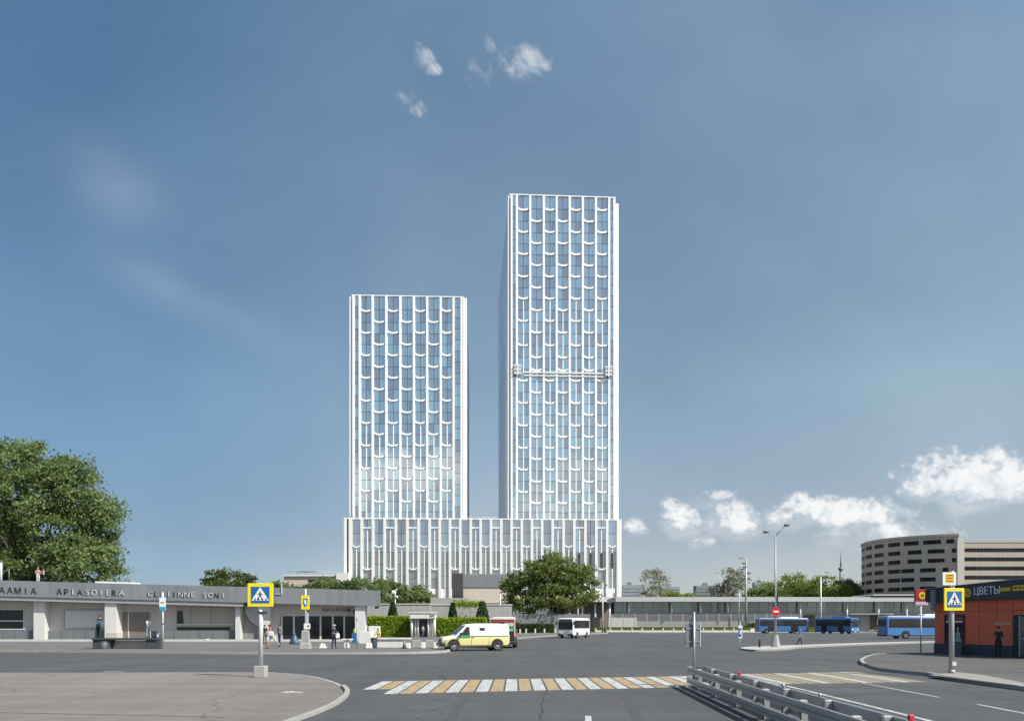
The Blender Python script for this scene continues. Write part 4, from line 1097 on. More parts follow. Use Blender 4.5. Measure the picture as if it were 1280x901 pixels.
# recess with a big pale quarter disc
mb = MB(); mb.box(wx(304), wx(329), DW-.03, DW-.004, .1, wz(756)); mb.build('recess_panel', mat('recess_grey', (.24,.235,.225), .8), PAV)
pts = [(wx(306),wz(756.5))]+[(wx(330)-(wx(330)-wx(307))*math.cos(t*R(90)/10), wz(757)-(wz(757)-wz(783))*math.sin(t*R(90)/10)) for t in range(11)]+[(wx(330),wz(756.5))]
mb = MB(); mb.plate(pts, DW-.033, .25); mb.build('quarter_disc', mat('disc_grey', (.40,.41,.42), .7), PAV)
mb = MB(); mb.box(wx(330), wx(340), DW-.8, DW-.006, .1, pzt(wx(340))-1.78); mb.build('column', COLP, PAV)
mb = MB(); mb.box(wx(331.5), wx(338), DW-.84, DW-.803, wz(774), wz(766.5)); mb.build('notice', mat('notice_cream', (.6,.55,.47), .7), PAV)
# glazed entrance, doors set back
for i, px in enumerate((352.5,367.5,384.5)):
    b = (367,384,399.5)[i]
    mb = MB(); mb.box(wx(px)+.06, wx(b)-.06, DW+.1, DW+.16, .15, wz(769.5)); mb.build('glass_door', GL_D, PAV)
for i, px in enumerate((401.5,416,430.5)):
    b = (415.5,430,445)[i]
    mb = MB(); mb.box(wx(px)+.06, wx(b)-.06, DW+.1, DW+.16, .15, wz(769.5)); mb.build('glass_door', GL_D, PAV)
mb = MB()
for px in (352,367.2,384.2,400.5,415.8,430.2,445.6): mb.box(wx(px)-.09, wx(px)+.09, DW+.02, DW+.3, .12, wz(769.5))
mb.box(wx(350), wx(446), DW+.02, DW+.3, wz(769.5)+.002, wz(768)); mb.build('door_frame', COLP, PAV)
mb = MB(); mb.box(wx(350), wx(446), DW+6, DW+6.3, .1, 4); mb.build('lobby_back', mat('lobby_dark', (.03,.03,.032), .8), PAV)
text('small_sign_text', 'Кантер Метро', .60, mat('brown_lettering', (.12,.10,.085), .6), PAV, Matrix.Translation((wx(402.5),DW-.066,wz(763.8))), .012, sx=.72)
mb = MB(); mb.box(wx(441.5), wx(445), DW-.12, DW-.055, wz(766), wz(762)); mb.build('lamp_box', BLACK, PAV)
mb = MB(); mb.plate([(wx(436)+.22*math.cos(t*.5236),wz(762)+.22*math.sin(t*.5236)) for t in range(12)], DW-.053, .03); mb.build('round_badge', mat('brown_lettering', (.12,.10,.085), .6), PAV)
# thin bracket on the fascia and white tile strip on the roof
mb = MB(); mb.box(PX(351.8,DF), PX(352.8,DF), DF-.12, DF-.004, PZ(742,DF), PZ(729,DF)); mb.box(PX(344,DF), PX(352.8,DF), DF-.1, DF-.004, PZ(742.6,DF), PZ(742,DF)); mb.build('wall_bracket', POLE_W, PAV)
mb = MB(); slope_box(mb, PX(113,DF), PX(160,DF), DF+1, DF+3, .0, .22); mb.build('roof_edge_strip', S_WHITE, PAV)
# fascia lettering: metal letters, some weathered dark
DKL = mat('letter_dark', (.035,.037,.04), .5); LTL = mat('letter_pale_metal', (.72,.72,.72), .35, .3)
def letters(s, x0, x1, size, light, py):
    n = len(s)
    for i, ch in enumerate(s):
        if ch == ' ': continue
        px = x0+(x1-x0)*i/max(1,n-1); x = PX(px,DF)
        for (m, dx, dz, yy) in ((DKL,0,0,.02),(LTL,.085,.02,.035)):
            if (m is LTL) and i not in light: continue
            text('letter', ch, size, m, PAV, Matrix.Translation((x+dx, DF-yy, PZ(py,DF)+(PZ(0,DF)-PZ(0,DF))+dz-(px-x0)*.0022)), .02, 'CENTER', 1.05, 1, .012 if m is DKL else -.004)
letters('ААМ1А'.replace('1','I'), 2.5, 42, .92, [], 741)
letters('АРLASDIERA', 74, 151, .86, [2,4,5,6,7,9], 742.6)
letters('CLEIINNE SONI', 187, 278, .80, [0,2,3,5,6,7,9,10,12], 745.2)

# people need a small library: one continuous skinned body
SKIN = mat('skin', (.42,.26,.19), .55, 0, .06, 10); HAIR_D = mat('hair_dark', (.02,.015,.012), .6); HAIR_G = mat('hair_grey', (.35,.33,.31), .7)
def clothc(name, c): return mat('cloth_'+name, c, .85, 0, .14, 9, .2, 60)
def person(label, loc, yaw, h, top, legs, pose=None, shoe=None, hair=HAIR_D, lean=0.0, sleeves='long', shorts=False, cap=None, turn=0.0, seat=False):
    """yaw 0 faces the camera (-Y); pose: (hipL,kneeL,hipR,kneeR,shL,elL,shR,elR) in degrees, forward positive"""
    k = h/1.75
    hl, kl, hr_, kr, sl_, el, sr, er = pose or (3,4,-4,3,5,15,-3,12)
    r = empty('person', loc, yaw, label, 'person')
    V_ = Vector
    def rot(v, a): a = R(a); return V_((v.x, v.y*math.cos(a)+v.z*math.sin(a), -v.y*math.sin(a)+v.z*math.cos(a)))
    # forward is -Y ; a limb hanging down swings forward by angle a
    def swing(L, a): return V_((0,-L*math.sin(R(a)),-L*math.cos(R(a))))
    verts, edges, rad, zone = [], [], [], []
    def nv(p, rx, ry, z): verts.append(V_(p)); rad.append((rx,ry)); zone.append(z); return len(verts)-1
    def ed(a, b): edges.append((a,b))
    up = lambda L: V_((0,-L*math.sin(R(lean)),L*math.cos(R(lean))))
    pel = V_((0,0,0)); wst = up(.16); chs = up(.36); shd = up(.47); nk = up(.535)
    hd0 = nk+V_((0,-.02-.05*math.sin(R(lean)),.055)); hd1 = hd0+V_((0,-.012,.09)); hd2 = hd1+V_((0,.0,.07))
    a = nv(pel,.155,.115,'legs'); b = nv(wst,.14,.10,'top'); c = nv(chs,.165,.115,'top'); d = nv(shd,.125,.085,'top'); e = nv(nk,.055,.058,'skin')
    f0 = nv(hd0,.062,.075,'skin'); f = nv(hd1,.078,.095,'skin'); g_ = nv(hd2,.066,.082,'skin')
    for p, q in ((a,b),(b,c),(c,d),(d,e),(e,f0),(f0,f),(f,g_)): ed(p,q)
    hands = []; feet = []
    for sgn, ha, ka, sa, ea in ((1,hl,kl,sl_,el),(-1,hr_,kr,sr,er)):
        hip = V_((sgn*.095,0,-.06)); kn = hip+swing(.42,ha); an = kn+swing(.42,ha-ka); to = an+V_((0,-.15*math.cos(R(ha-ka)*.5),-.03+.08*math.sin(R(min(0,ha-ka)))))
        i0 = nv(hip,.098,.10,'legs'); i1 = nv(kn,.064,.066,'legs'); i2 = nv(an,.045,.048,'skin' if shorts else 'legs'); i3 = nv(an+V_((0,.02,-.055)),.045,.05,'shoe'); i4 = nv(to+V_((0,0,-.03)),.042,.032,'shoe')
        im = nv((hip+kn)/2,.085,.088,'legs'); ic = nv(kn.lerp(an,.35),.058,.062,'skin' if shorts else 'legs')
        for p, q in ((a,i0),(i0,im),(im,i1),(i1,ic),(ic,i2),(i2,i3),(i3,i4)): ed(p,q)
        feet.append(an.z-.10)
        sh = shd+V_((sgn*.17,0,-.015)); eb_ = sh+swing(.29,sa)+V_((sgn*.045,0,0)); wr = eb_+swing(.25,sa+ea)+V_((-sgn*.02,0,0))
        hn = wr+ (wr-eb_).normalized()*.075
        j0 = nv(sh,.07,.066,'top'); j1 = nv(eb_,.047,.046,'top' if sleeves=='long' else 'skin'); jm = nv((sh+eb_)/2,.058,.055,'top'); j2 = nv(wr,.032,.03,'skin'); j3 = nv(hn,.042,.02,'skin')
        for p, q in ((d,j0),(j0,jm),(jm,j1),(j1,j2),(j2,j3)): ed(p,q)
        hands.append((wr,hn,sgn))
    me = bpy.data.meshes.new('tmp'); me.from_pydata([v[:] for v in verts], edges, [])
    o = bpy.data.objects.new('tmp', me); COL.objects.link(o)
    md = o.modifiers.new('Skin','SKIN'); md.use_smooth_shade = True; md.branch_smoothing = .4
    sk = me.skin_vertices[0].data
    for i, (rx, ry) in enumerate(rad): sk[i].radius = (rx, ry); sk[i].use_root = (i == 0)
    sb = o.modifiers.new('Sub','SUBSURF'); sb.levels = 1; sb.render_levels = 1
    dg = bpy.context.evaluated_depsgraph_get()
    m2 = bpy.data.meshes.new_from_object(o.evaluated_get(dg)); bpy.data.objects.remove(o); bpy.data.meshes.remove(me)
    # fingers, nose and ears joined onto the same body
    mbx = MB()
    for wr, hn, sgn in hands:
        ax_ = (hn-wr).normalized(); sd = V_((0,1,0)) if abs(ax_.y) < .8 else V_((0,0,1)); sd = (sd-ax_*sd.dot(ax_)).normalized(); cu = ax_.cross(sd)*sgn
        for q, (off, L) in enumerate(((-.028,.062),(-.010,.074),(.010,.07),(.028,.055))):
            p0 = hn-ax_*.015+sd*off; p1 = p0+ax_*L*.6; p2 = p1+(ax_*.8+cu*.5)*L*.5
            mbx.tube([p0,p1,p2], [.0095,.0085,.006], 6)
        p0 = wr.lerp(hn,.45)-sd*.03; mbx.tube([p0,p0+(ax_*.6-sd*.7)*.035,p0+(ax_*.95-sd*.6)*.06], [.011,.0095,.007], 6)
    nz = hd1+V_((0,-.095,-.005)); mbx.tube([nz+V_((0,.02,.03)),nz+V_((0,-.012,-.012)),nz+V_((0,.01,-.02))], [.008,.014,.008], 6)
    for sgn in (1,-1): mbx.tube([hd1+V_((sgn*.075,.01,.03)),hd1+V_((sgn*.088,.012,.0)),hd1+V_((sgn*.076,.008,-.03))], [.008,.013,.007], 6)
    for sgn in (1,-1): mbx.tube([hd1+V_((sgn*.03,-.078,.018)),hd1+V_((sgn*.03,-.088,.018))], [.012,.009], 6, 1)
    mbx.tube([hd1+V_((-.022,-.082,-.045)),hd1+V_((0,-.09,-.046)),hd1+V_((.022,-.082,-.045))], [.005,.007,.005], 5, 2)
    bm = bmesh.new(); bm.from_mesh(m2); off = len(bm.verts); nf = len(bm.faces)
    vv = [bm.verts.new(p) for p in mbx.v]
    for fc, mi in zip(mbx.f, mbx.m):
        try:
            q = bm.faces.new([vv[i] for i in fc]); q.material_index = 0 if mi == 0 else (4 if mi == 1 else 5); q.smooth = True
        except ValueError: pass
    bm.faces.ensure_lookup_table()
    idx = {'skin':0,'top':1,'legs':2,'shoe':3}
    segs = [(verts[p], verts[q], zone[q] if not (zone[p]=='top' and zone[q]=='skin' and q==e) else 'skin') for p, q in edges]
    for fc in bm.faces[:nf]:
        cpt = fc.calc_center_median(); best = None
        for p, q, zn in segs:
            dd = q-p; t = max(0,min(1,(cpt-p).dot(dd)/max(1e-9,dd.length_squared))); ds = (cpt-(p+dd*t)).length
            if zn == 'skin' and t < .12 and False: pass
            if best is None or ds < best[0]: best = (ds, zn, t)
        fc.material_index = idx[best[1]]
    zmin = min(v.co.z for v in bm.verts)
    lift = (-zmin) if not seat else 0.0
    for v in bm.verts: v.co = (v.co+V_((0,0,lift)))*k
    bm.to_mesh(m2); bm.free()
    mi_ = [p.material_index for p in m2.polygons]; m2.materials.clear()
    for m in (SKIN, top, legs, shoe or BLACK, S_BLACK, mat('lips', (.3,.12,.1), .5)): m2.materials.append(m)
    m2.polygons.foreach_set('material_index', mi_); m2.update()
    link('body', m2, r)
    hm = MB(); rings = []
    hc = (hd1+V_((0,.012,.035+lift)))*k
    for i in range(7):
        ph = R(-25+i*115/6); rr = math.cos(ph); rings.append([(hc.x+.093*k*rr*math.cos(t*R(30)), hc.y+.108*k*rr*math.sin(t*R(30))+(.02*k if i < 2 else 0), hc.z+.098*k*math.sin(ph)) for t in range(12)])
    hm.loft(rings, 0, True, True)
    if cap: hm.prism([(hc.x-.07*k,hc.y-.09*k),(hc.x+.07*k,hc.y-.09*k),(hc.x+.05*k,hc.y-.19*k),(hc.x-.05*k,hc.y-.19*k)], hc.z+.005*k, hc.z+.02*k)
    hm.build('cap' if cap else 'hair', cap or hair, r)
    r['chest'] = 0; del r['chest']
    return r, k, lift
NAVY = clothc('navy', (.015,.022,.05)); BLK = clothc('black', (.015,.015,.017)); JEAN = clothc('jeans', (.06,.10,.19)); WSH = clothc('white', (.62,.62,.61)); GREY = clothc('grey', (.2,.21,.23))
RED = clothc('coral', (.60,.10,.08)); YEL = clothc('yellow', (.66,.52,.06)); BLU = clothc('blue', (.05,.12,.42)); PINK = clothc('pink', (.55,.22,.2)); BEIGE = clothc('beige', (.5,.42,.34)); TEAL = clothc('teal', (.06,.13,.18)); DGRN = clothc('dark_brown', (.05,.035,.03))

# concrete bench with everything on it
DB = 59.0
bx = lambda px: PX(px,DB)
r = empty('long_bench', (bx(160),DB,.12), 0, 'long dark slab bench on two dark blocks at the kerb before the pavilion', 'bench')
def bb(px0,px1,z0,z1,name,m,y0=-.5,y1=.5): mb = MB(); mb.rbox(bx(px0)-bx(160),bx(px1)-bx(160),y0,y1,z0,z1,.03,1); return mb.build(name,m,r)
SLB = mat('bench_slab_dark', (.045,.05,.055), .6, 0, .2, 3)
bb(119.5,201,.62,.78,'seat_slab',SLB,-.6,.6); bb(120,141,.0,.617,'support_block',mat('bench_block', (.055,.06,.07), .7, 0, .2, 3)); bb(186,201.5,.0,.617,'support_block',mat('bench_block', (.055,.06,.07), .7, 0, .2, 3))
for i in range(4): bb(141.5,185.5,.02+i*.145,.145+i*.145,'pale_rail',mat('bench_rail', (.52,.49,.45), .8, 0, .1, 3),-.1+.08*i,.45)
def barrel(label, px, D, z, rad, h, m, name='litter_bin', cat='bin', lid=None):
    r = empty(name, (PX(px,D),D,z), 0, label, cat); mb = MB()
    mb.tube([(0,0,0),(0,0,h*.1),(0,0,h*.5),(0,0,h*.93),(0,0,h)], [rad*.88,rad*.98,rad*1.04,rad,rad*.93], 16); mb.build('drum', m, r)
    mb = MB(); rg = [(math.cos(t*R(15))*rad*1.02, math.sin(t*R(15))*rad*1.02, h*.95) for t in range(25)]; mb.tube(rg, .025, 6); mb.build('rim', lid or DARK, r)
    return r
barrel('silver-grey round bin standing in front of the left block of the slab bench', 130, 57.9, .13, .27, .55, mat('bin_silver', (.22,.23,.25), .4, .6))
barrel('dark blue-grey drum standing on top of the right end of the slab bench', 193, 59, .902, .22, .5, mat('drum_dark', (.05,.065,.085), .6))
r = empty('white_bottle', (PX(197.3,58.6),58.6,.902), 0, 'white bottle beside the dark drum on the slab bench', 'bottle')
mb = MB(); mb.tube([(0,0,0),(0,0,.2),(0,0,.26),(0,0,.32)], [.075,.075,.035,.03], 10); mb.build('bottle_body', S_WHITE, r); mb = MB(); mb.tube([(0,0,.32),(0,0,.35)], .034, 8); mb.build('bottle_cap', S_BLUE, r)
person('person in dark clothes bending forward on the left end of the slab bench', (PX(122.5,59),59,.902), R(165), 1.66, NAVY, BLK, (8,8,0,4,35,20,20,15), lean=20)
r_, k_, _ = person('person in a white top standing on the slab bench near its right end', (PX(185,59.1),59.1,.902), R(70), 1.45, WSH, clothc('light_jeans', (.32,.34,.38)), (4,4,-6,6,30,60,25,70))
r = empty('backpack', (PX(124.6,58.6),58.62,1.72), 0, 'dark blue-grey backpack on the back of the person bending over the slab bench', 'backpack')
mb = MB(); mb.rbox(-.2,.2,-.12,.12,-.02,.44,.07,2); mb.build('main_bag', TEAL, r); mb = MB(); mb.rbox(-.13,.13,-.19,-.115,.03,.24,.035,2); mb.build('front_pocket', NAVY, r)
person('person in a coral-red and white top and shorts striding left in front of the pavilion', (PX(340,59.5),59.5,.12), R(-85), 1.80, RED, clothc('pale_shorts', (.5,.47,.44)), (24,12,-34,10,-25,40,25,50), lean=14, shorts=True)
r = empty('shoulder_bag', (PX(338.5,59.3),59.25,1.05), R(8), 'white and pale-blue bag carried by the striding person in coral red', 'bag')
mb = MB(); mb.rbox(-.24,.22,-.1,.1,-.05,.34,.08,2); mb.build('bag_body', clothc('pale_blue', (.5,.56,.6)), r); mb = MB(); mb.tube([(-.2,0,.3),(-.1,.08,.55),(.1,.1,.55),(.18,0,.3)], .018, 6); mb.build('strap', BLK, r)
person('person in a blue-grey shirt and jeans standing behind the striding person, beside the glass doors', (PX(349.5,70),70,.12), R(160), 1.76, GREY, JEAN, (4,4,-4,4,5,15,-5,20), sleeves='short')
person('person in a dark jacket half hidden behind the white sign pole, beside the pavilion recess', (PX(331,71),71,.12), R(20), 1.70, BLK, DGRN)
person('person in a dark navy coat and pale cap standing before the pavilion doors', (PX(417.5,59.6),59.6,.12), R(60), 1.72, NAVY, NAVY, (6,4,-6,5,15,40,10,70), cap=mat('cap_pale', (.6,.57,.52), .8))
r = empty('carrier_bag', (PX(422,59.4),59.4,.86), 0, 'small white carrier bag held by the person in the navy coat', 'bag')
mb = MB(); mb.rbox(-.14,.14,-.06,.06,0,.36,.04,2); mb.build('bag_body', S_WHITE, r); mb = MB(); mb.tube([(-.07,0,.35),(-.04,0,.48),(.04,0,.48),(.07,0,.35)], .012, 5); mb.build('handle', S_WHITE, r)
person('person in white shirt and blue jeans walking up to the small white portal', (PX(528.5,106),106,.12), R(150), 1.66, WSH, JEAN, (14,10,-14,8,10,20,-10,15))
person('person in a blue shirt and dark trousers walking beyond the lamp-post island', (PX(1000,69),69,.0), R(75), 1.52, BLU, BLK, (18,14,-20,12,20,30,-18,25), cap=mat('cap_blue', (.07,.16,.5), .7))
pk_ = person('person in black standing in the shade of the red kiosk, head turned aside', (PX(1248,43.0),43.0,.12), R(-25), 1.62, BLK, BLK, (4,4,-5,5,8,20,30,85), hair=HAIR_D)
person('person in a pinkish top and white trousers standing on the pavilion roof', (PX(47.5,90.5),90.5,pzt(PX(47.5,90.5))-.12), R(30), 1.70, PINK, WSH, (4,4,-4,4,20,60,10,40), sleeves='short', hair=HAIR_G)
person('person in dark trousers with bare arms standing on the pavilion roof', (PX(54.5,91),91,pzt(PX(54.5,91))-.12), R(-40), 1.66, BEIGE, BLK, (4,4,-4,4,60,50,15,60), sleeves='short')
mb = MB(); 
r = empty('roof_mast', (PX(1.5,91),91,pzt(PX(1.5,91))-.12), 0, 'short white mast on the pavilion roof at the extreme left edge', 'mast')
mb.tube([(0,0,0),(0,0,2.2)], .11, 8); mb.build('tube', S_WHITE, r); mb = MB(); mb.tube([(0,0,1.3),(.9,0,1.3),(.9,0,0)], .03, 6); mb.build('guard_rail', POLE, r)
# seated figure on the white block, litter bins
DS = 61.5
person('person in a yellow top seated on the white kerb block with bare head', (PX(472.5,DS),DS+.35,.86), R(-15), 1.70, YEL, DGRN, (82,80,78,80,30,50,25,60), sleeves='short', hair=HAIR_G, lean=8, seat=True)
barrel('dark teal litter bin at the feet of the seated person in yellow', 467.5, 60.3, .12, .24, .78, mat('bin_teal', (.03,.055,.065), .5))
# sack in front of the doors
r = empty('blue_sack', (PX(368,72),72,.12), 0, 'blue tied plastic sack on the pavement in front of the dark glass doors', 'sack')
mb = MB(); rings = []
for i in range(9):
    t = i/8; rad = (.46-.12*t)*(1-t**2*.72)
    rings.append([(rad*math.cos(a*R(30))*(1+.12*math.sin(a*2.3+i)), rad*.8*math.sin(a*R(30))*(1+.1*math.cos(a*1.7+i)), t*.88) for a in range(12)])
mb.loft(rings, 0, True, True); mb.build('sack_body', mat('sack_blue', (.045,.09,.15), .5, 0, .25, 5), r); mb = MB(); mb.tube([(0,0,.86),(.02,0,.96),(.09,.02,1.02)], [.07,.05,.08], 8); mb.build('tied_neck', mat('sack_blue', (.10,.19,.30), .4), r)
r = empty('blue_vending_cabinet', (PX(443,80),80,.12), 0, 'small blue cabinet with a yellow light on top, right end of the dark doors', 'cabinet')
mb = MB(); mb.rbox(-.24,.24,-.2,.2,0,.95,.03,1); mb.build('housing', mat('cabinet_blue', (.03,.13,.30), .5), r); mb = MB(); mb.rbox(-.08,.08,-.08,.08,.95,1.35,.03,1); mb.build('top_display', mat('cabinet_yellow', (.5,.45,.08), .5), r)

# parapets at the right end of the pavilion
def blockthing(name, label, cat, boxes, D, px, m, group=None, rz=0):
    """boxes: (partname, px0, px1, z0, z1, y0, y1)"""
    r = empty(name, (PX(px,D),D,.12), rz, label, cat, group)
    for (pn, a, b, z0, z1, y0, y1) in boxes:
        mb = MB(); mb.rbox(PX(a,D)-PX(px,D), PX(b,D)-PX(px,D), y0, y1, z0, z1, .025, 1); mb.build(pn, m, r)
    return r
blockthing('stair_parapet', 'stepped white stone parapet at the foot of the last pavilion column', 'parapet', [('lower_block',449.5,465,0,1.12,-.5,.5),('upper_block',459,472,0,1.62,.6,1.6)], 74, 458, CONC_W)
# white concrete barriers along the kerb
def trap(name, label, px0, px1, top, D, taper=.22, m=CONC_W, group='white concrete blocks along the kerb'):
    r = empty(name, (PX((px0+px1)/2,D),D,.12), R(random.uniform(-4,4)), label, 'concrete block', group)
    hw = (px1-px0)/2*D/F; h = PZ(top,D)-.12; t = hw*(1-taper)
    mb = MB(); mb.hexa([(-hw,-.3,0),(hw,-.3,0),(hw,.3,0),(-hw,.3,0),(-t,-.2,h),(t,-.2,h),(t,.2,h),(-t,.2,h)]); o = mb.build('block_body', m, r)
    bv = o.modifiers.new('b','BEVEL'); bv.width = .03; bv.segments = 2
    mb = MB(); mb.tube([(0,-.0,h-.02),(0,-.0,h+.05)], .035, 8); mb.build('lifting_eye', DARK, r)
    return r
DK = 60.0
trap('concrete_block', 'tapered white concrete block standing alone right of the small yellow square sign', 399.5, 409.5, 803.5, DK, .5)
trap('concrete_block', 'tapered white concrete block left of the teal bin', 457.5, 465.5, 803, DK, .25)
trap('concrete_block', 'white concrete block at the right end of the long white barrier', 506, 513, 803, DK, .2)
trap('concrete_block', 'slim white concrete post beyond the long white barrier', 527, 531.5, 802, DK, .05)
trap('concrete_block', 'slim white concrete post nearest the front of the cream van', 542.5, 547, 802, DK, .05)
blockthing('stone_seat', 'T-shaped pale stone seat on one leg by the person in the navy coat', 'seat', [('leg',430.5,436.5,0,.58,-.22,.22),('seat_slab',427,440.5,.583,.7,-.3,.3)], DK, 433.5, CONC_W)
blockthing('concrete_barrier', 'long white concrete barrier behind the teal bin along the kerb', 'barrier', [('barrier_body',470,505.5,0,.62,-.2,.2),('top_ledge',462,514,.623,.74,-.3,.3)], DK+1.2, 488, CONC_W)
blockthing('infill_panel', 'grey infill panel low between two white kerb posts left of the van', 'panel', [('panel_body',515,526.5,0,.62,-.08,.08)], DK+.6, 521, CONC)
blockthing('infill_panel', 'grey infill panel low beside the front bumper of the cream van', 'panel', [('panel_body',532,542,0,.6,-.08,.08)], DK+.6, 537, CONC)
r = empty('road_cone', (PX(505.6,59),59,.12), 0, 'small grey weathered cone casting a shadow on the long white barrier', 'cone')
mb = MB(); mb.tube([(0,0,.05),(0,0,.6)], [.17,.05], 12); mb.build('cone_body', CONC_D, r); mb = MB(); mb.rbox(-.22,.22,-.22,.22,0,.05,.015,1); mb.build('base', DARK, r)
wallbox('low_wall', 'low grey wall at the foot of the clipped hedges', 462, 604, 797.2, 109.5, .5, CONC)
trap('white_bollard_post', 'tiny white post at the pavilion plinth right of the blue and white bus-stop sign', 258.3, 261.2, 798, 84, .05, S_WHITE, None)
# portal between the hedges
D = 111
pr = empty('white_portal', (PX(529,D),D,.12), 0, 'small white classical portal with slim columns between the clipped hedges', 'portal')
def ex(px): return PX(px,D)-PX(529,D)
def ez(py): return PZ(py,D)-.12
mb = MB(); mb.rbox(ex(512.5), ex(537), -.5, 1.2, ez(772.8), ez(766), .04, 1); mb.build('lintel', CONC_W, pr)
mb = MB(); mb.rbox(ex(537.2), ex(545), -.3, 1.2, ez(772.6), ez(768), .04, 1); mb.build('side_lintel', CONC_W, pr)
mb = MB(); mb.rbox(ex(511.5), ex(546), -.62, 1.3, ez(766)+.003, ez(765), .02, 1); mb.build('cornice', S_WHITE, pr)
for a, b in ((513,516.2),(518,519.8),(521,523.2),(534,536),(537.5,539.8),(541.5,544.8)):
    mb = MB(); yy = 0 if a in (513,541.5) else .25
    mb.tube([(ex((a+b)/2),yy,0),(ex((a+b)/2),yy,ez(773)-.003)], (b-a)/2*D/F, 10); mb.build('column', CONC_W, pr)
mb = MB(); mb.box(ex(523), ex(534), .9, 1.0, 0, ez(773)); mb.build('dark_opening', DARK, pr)
for a, b in ((514,523),(534.2,544)):
    mb = MB(); mb.box(ex(a), ex(b), .8, .95, 0, ez(773)); mb.build('side_wall', CONC, pr)
# camera mast
D = 130
r = empty('camera_mast', (PX(494,D),D,.12), 0, 'slim white camera mast rising behind the left clipped hedge', 'mast')
mb = MB(); mb.tube([(0,0,0),(0,0,PZ(737,D)-.2)], [.11,.08], 8); mb.build('pole', POLE_W, r)
mb = MB(); mb.rbox(-.55,-.12,-.25,.1,PZ(742.5,D),PZ(738.5,D),.06,1); mb.build('camera', S_WHITE, r); mb = MB(); mb.rbox(.1,.45,-.2,.15,PZ(748,D),PZ(745,D),.05,1); mb.build('control_box', POLE_W, r)

# ------------------------------------------------------------------ signs
def man_poly(cx, cz, s, flip=1):
    """striding figure: torso, legs, arms, head as flat cut-outs"""
    P_ = lambda pts: [(cx+flip*x*s, cz+z*s) for x, z in pts]
    return [P_([(-.07,.28),(.09,.25),(.07,-.02),(-.08,0)]), P_([(-.08,.02),(.02,0),(-.13,-.24),(-.27,-.46),(-.36,-.43),(-.21,-.2)]), P_([(-.02,0),(.08,-.02),(.17,-.2),(.30,-.44),(.21,-.47),(.08,-.25)]),
            P_([(-.06,.27),(-.02,.2),(-.18,.06),(-.27,.09)]), P_([(.05,.26),(.09,.2),(.27,.1),(.26,.02),(.06,.1)]), P_([(.0+.075*math.cos(t*R(36)),.37+.075*math.sin(t*R(36))) for t in range(10)])]
def cross_sign(r, wd, ht, flip=1):
    """yellow-bordered crossing sign, centre at local origin, facing -Y"""
    mb = MB(); mb.rbox(-wd/2,wd/2,-.025,.025,-ht/2,ht/2,.012,1); sg = mb.build('sign_plate', S_YEL, r)
    a, b = wd*.365, ht*.355
    mb = MB(); mb.box(-a,a,-.029,-.026,-b,b); mb.build('blue_field', S_BLUE, sg)
    mb = MB(); mb.plate([(-a*.93,-b*.66),(a*.93,-b*.66),(0,b*.96)], -.030, .003); mb.build('white_triangle', S_WHITE, sg)
    mb = MB()
    for p in man_poly(0,-.02*ht,ht*.42,flip): mb.plate(p, -.034, .003)
    for i in range(4):
        x = (-.26+.16*i)*wd*.9; mb.plate([(x,-b*.62),(x+.055*wd,-b*.62),(x+.055*wd+.02,-b*.40),(x+.02,-b*.40)], -.0345, .003)
    mb.build('walking_figure', S_BLACK, sg)
    return sg
# left crossing sign
D = GY(846); r = empty('crossing_sign', (PX(326,D),D,0), 0, 'yellow-bordered pedestrian crossing sign on a white pole with a square concrete foot', 'sign')
mb = MB(); mb.rbox(-.205,.205,-.2,.2,0,.41,.02,1); mb.build('concrete_foot', CONC, r)
mb = MB(); mb.tube([(0,0,.4),(0,0,3.2)], .08, 14); mb.build('pole', POLE_W, r)
s = cross_sign(r, .92, .84); s.location = (.02,-.11,(PZ(729,D)+PZ(758,D))/2)
mb = MB(); mb.box(-.07,.2,-.09,.09,2.28,2.36); mb.build('clamp', DARK, r)
# right crossing sign
D = 1780/61.0; r = empty('crossing_sign', (PX(1189.5,D),D,.12), R(3), 'yellow-bordered pedestrian crossing sign on a grey pole in front of the red kiosk', 'sign')
zc = (PZ(735,D)+PZ(763,D))/2-.12
mb = MB(); mb.tube([(0,0,0),(0,0,3.72)], .088, 14); mb.build('pole', POLE, r); mb = MB(); mb.tube([(0,0,0),(0,0,.12),(0,0,.125)], [.12,.12,.09], 14); mb.build('pole_collar', POLE, r)
mb = MB(); mb.box(-.03,.12,-.1,-.085,.28,.42); mb.build('inspection_hatch', POLE_W, r)
s = cross_sign(r, .76, .82, -1); s.location = (.01,-.125,zc)
mb = MB(); zt_ = PZ(715.5,D)-.12; zb_ = PZ(731.5,D)-.12
mb.rbox(-.42,.09,-.14,-.105,zb_,zt_,.01,1); pl = mb.build('upper_plate', S_WHITE, r)
mb = MB(); mb.box(-.31,.0,-.147,-.142,zb_+.1,zt_-.05); mb.build('yellow_field', mat('amber_field', (.68,.42,.02), .5), pl)
mb = MB()
for i in range(3): mb.box(-.27,-.05,-.151,-.148,zt_-.12-i*.1,zt_-.09-i*.1)
mb.build('dark_lines', mat('amber_dark', (.2,.1,.01), .5), pl)
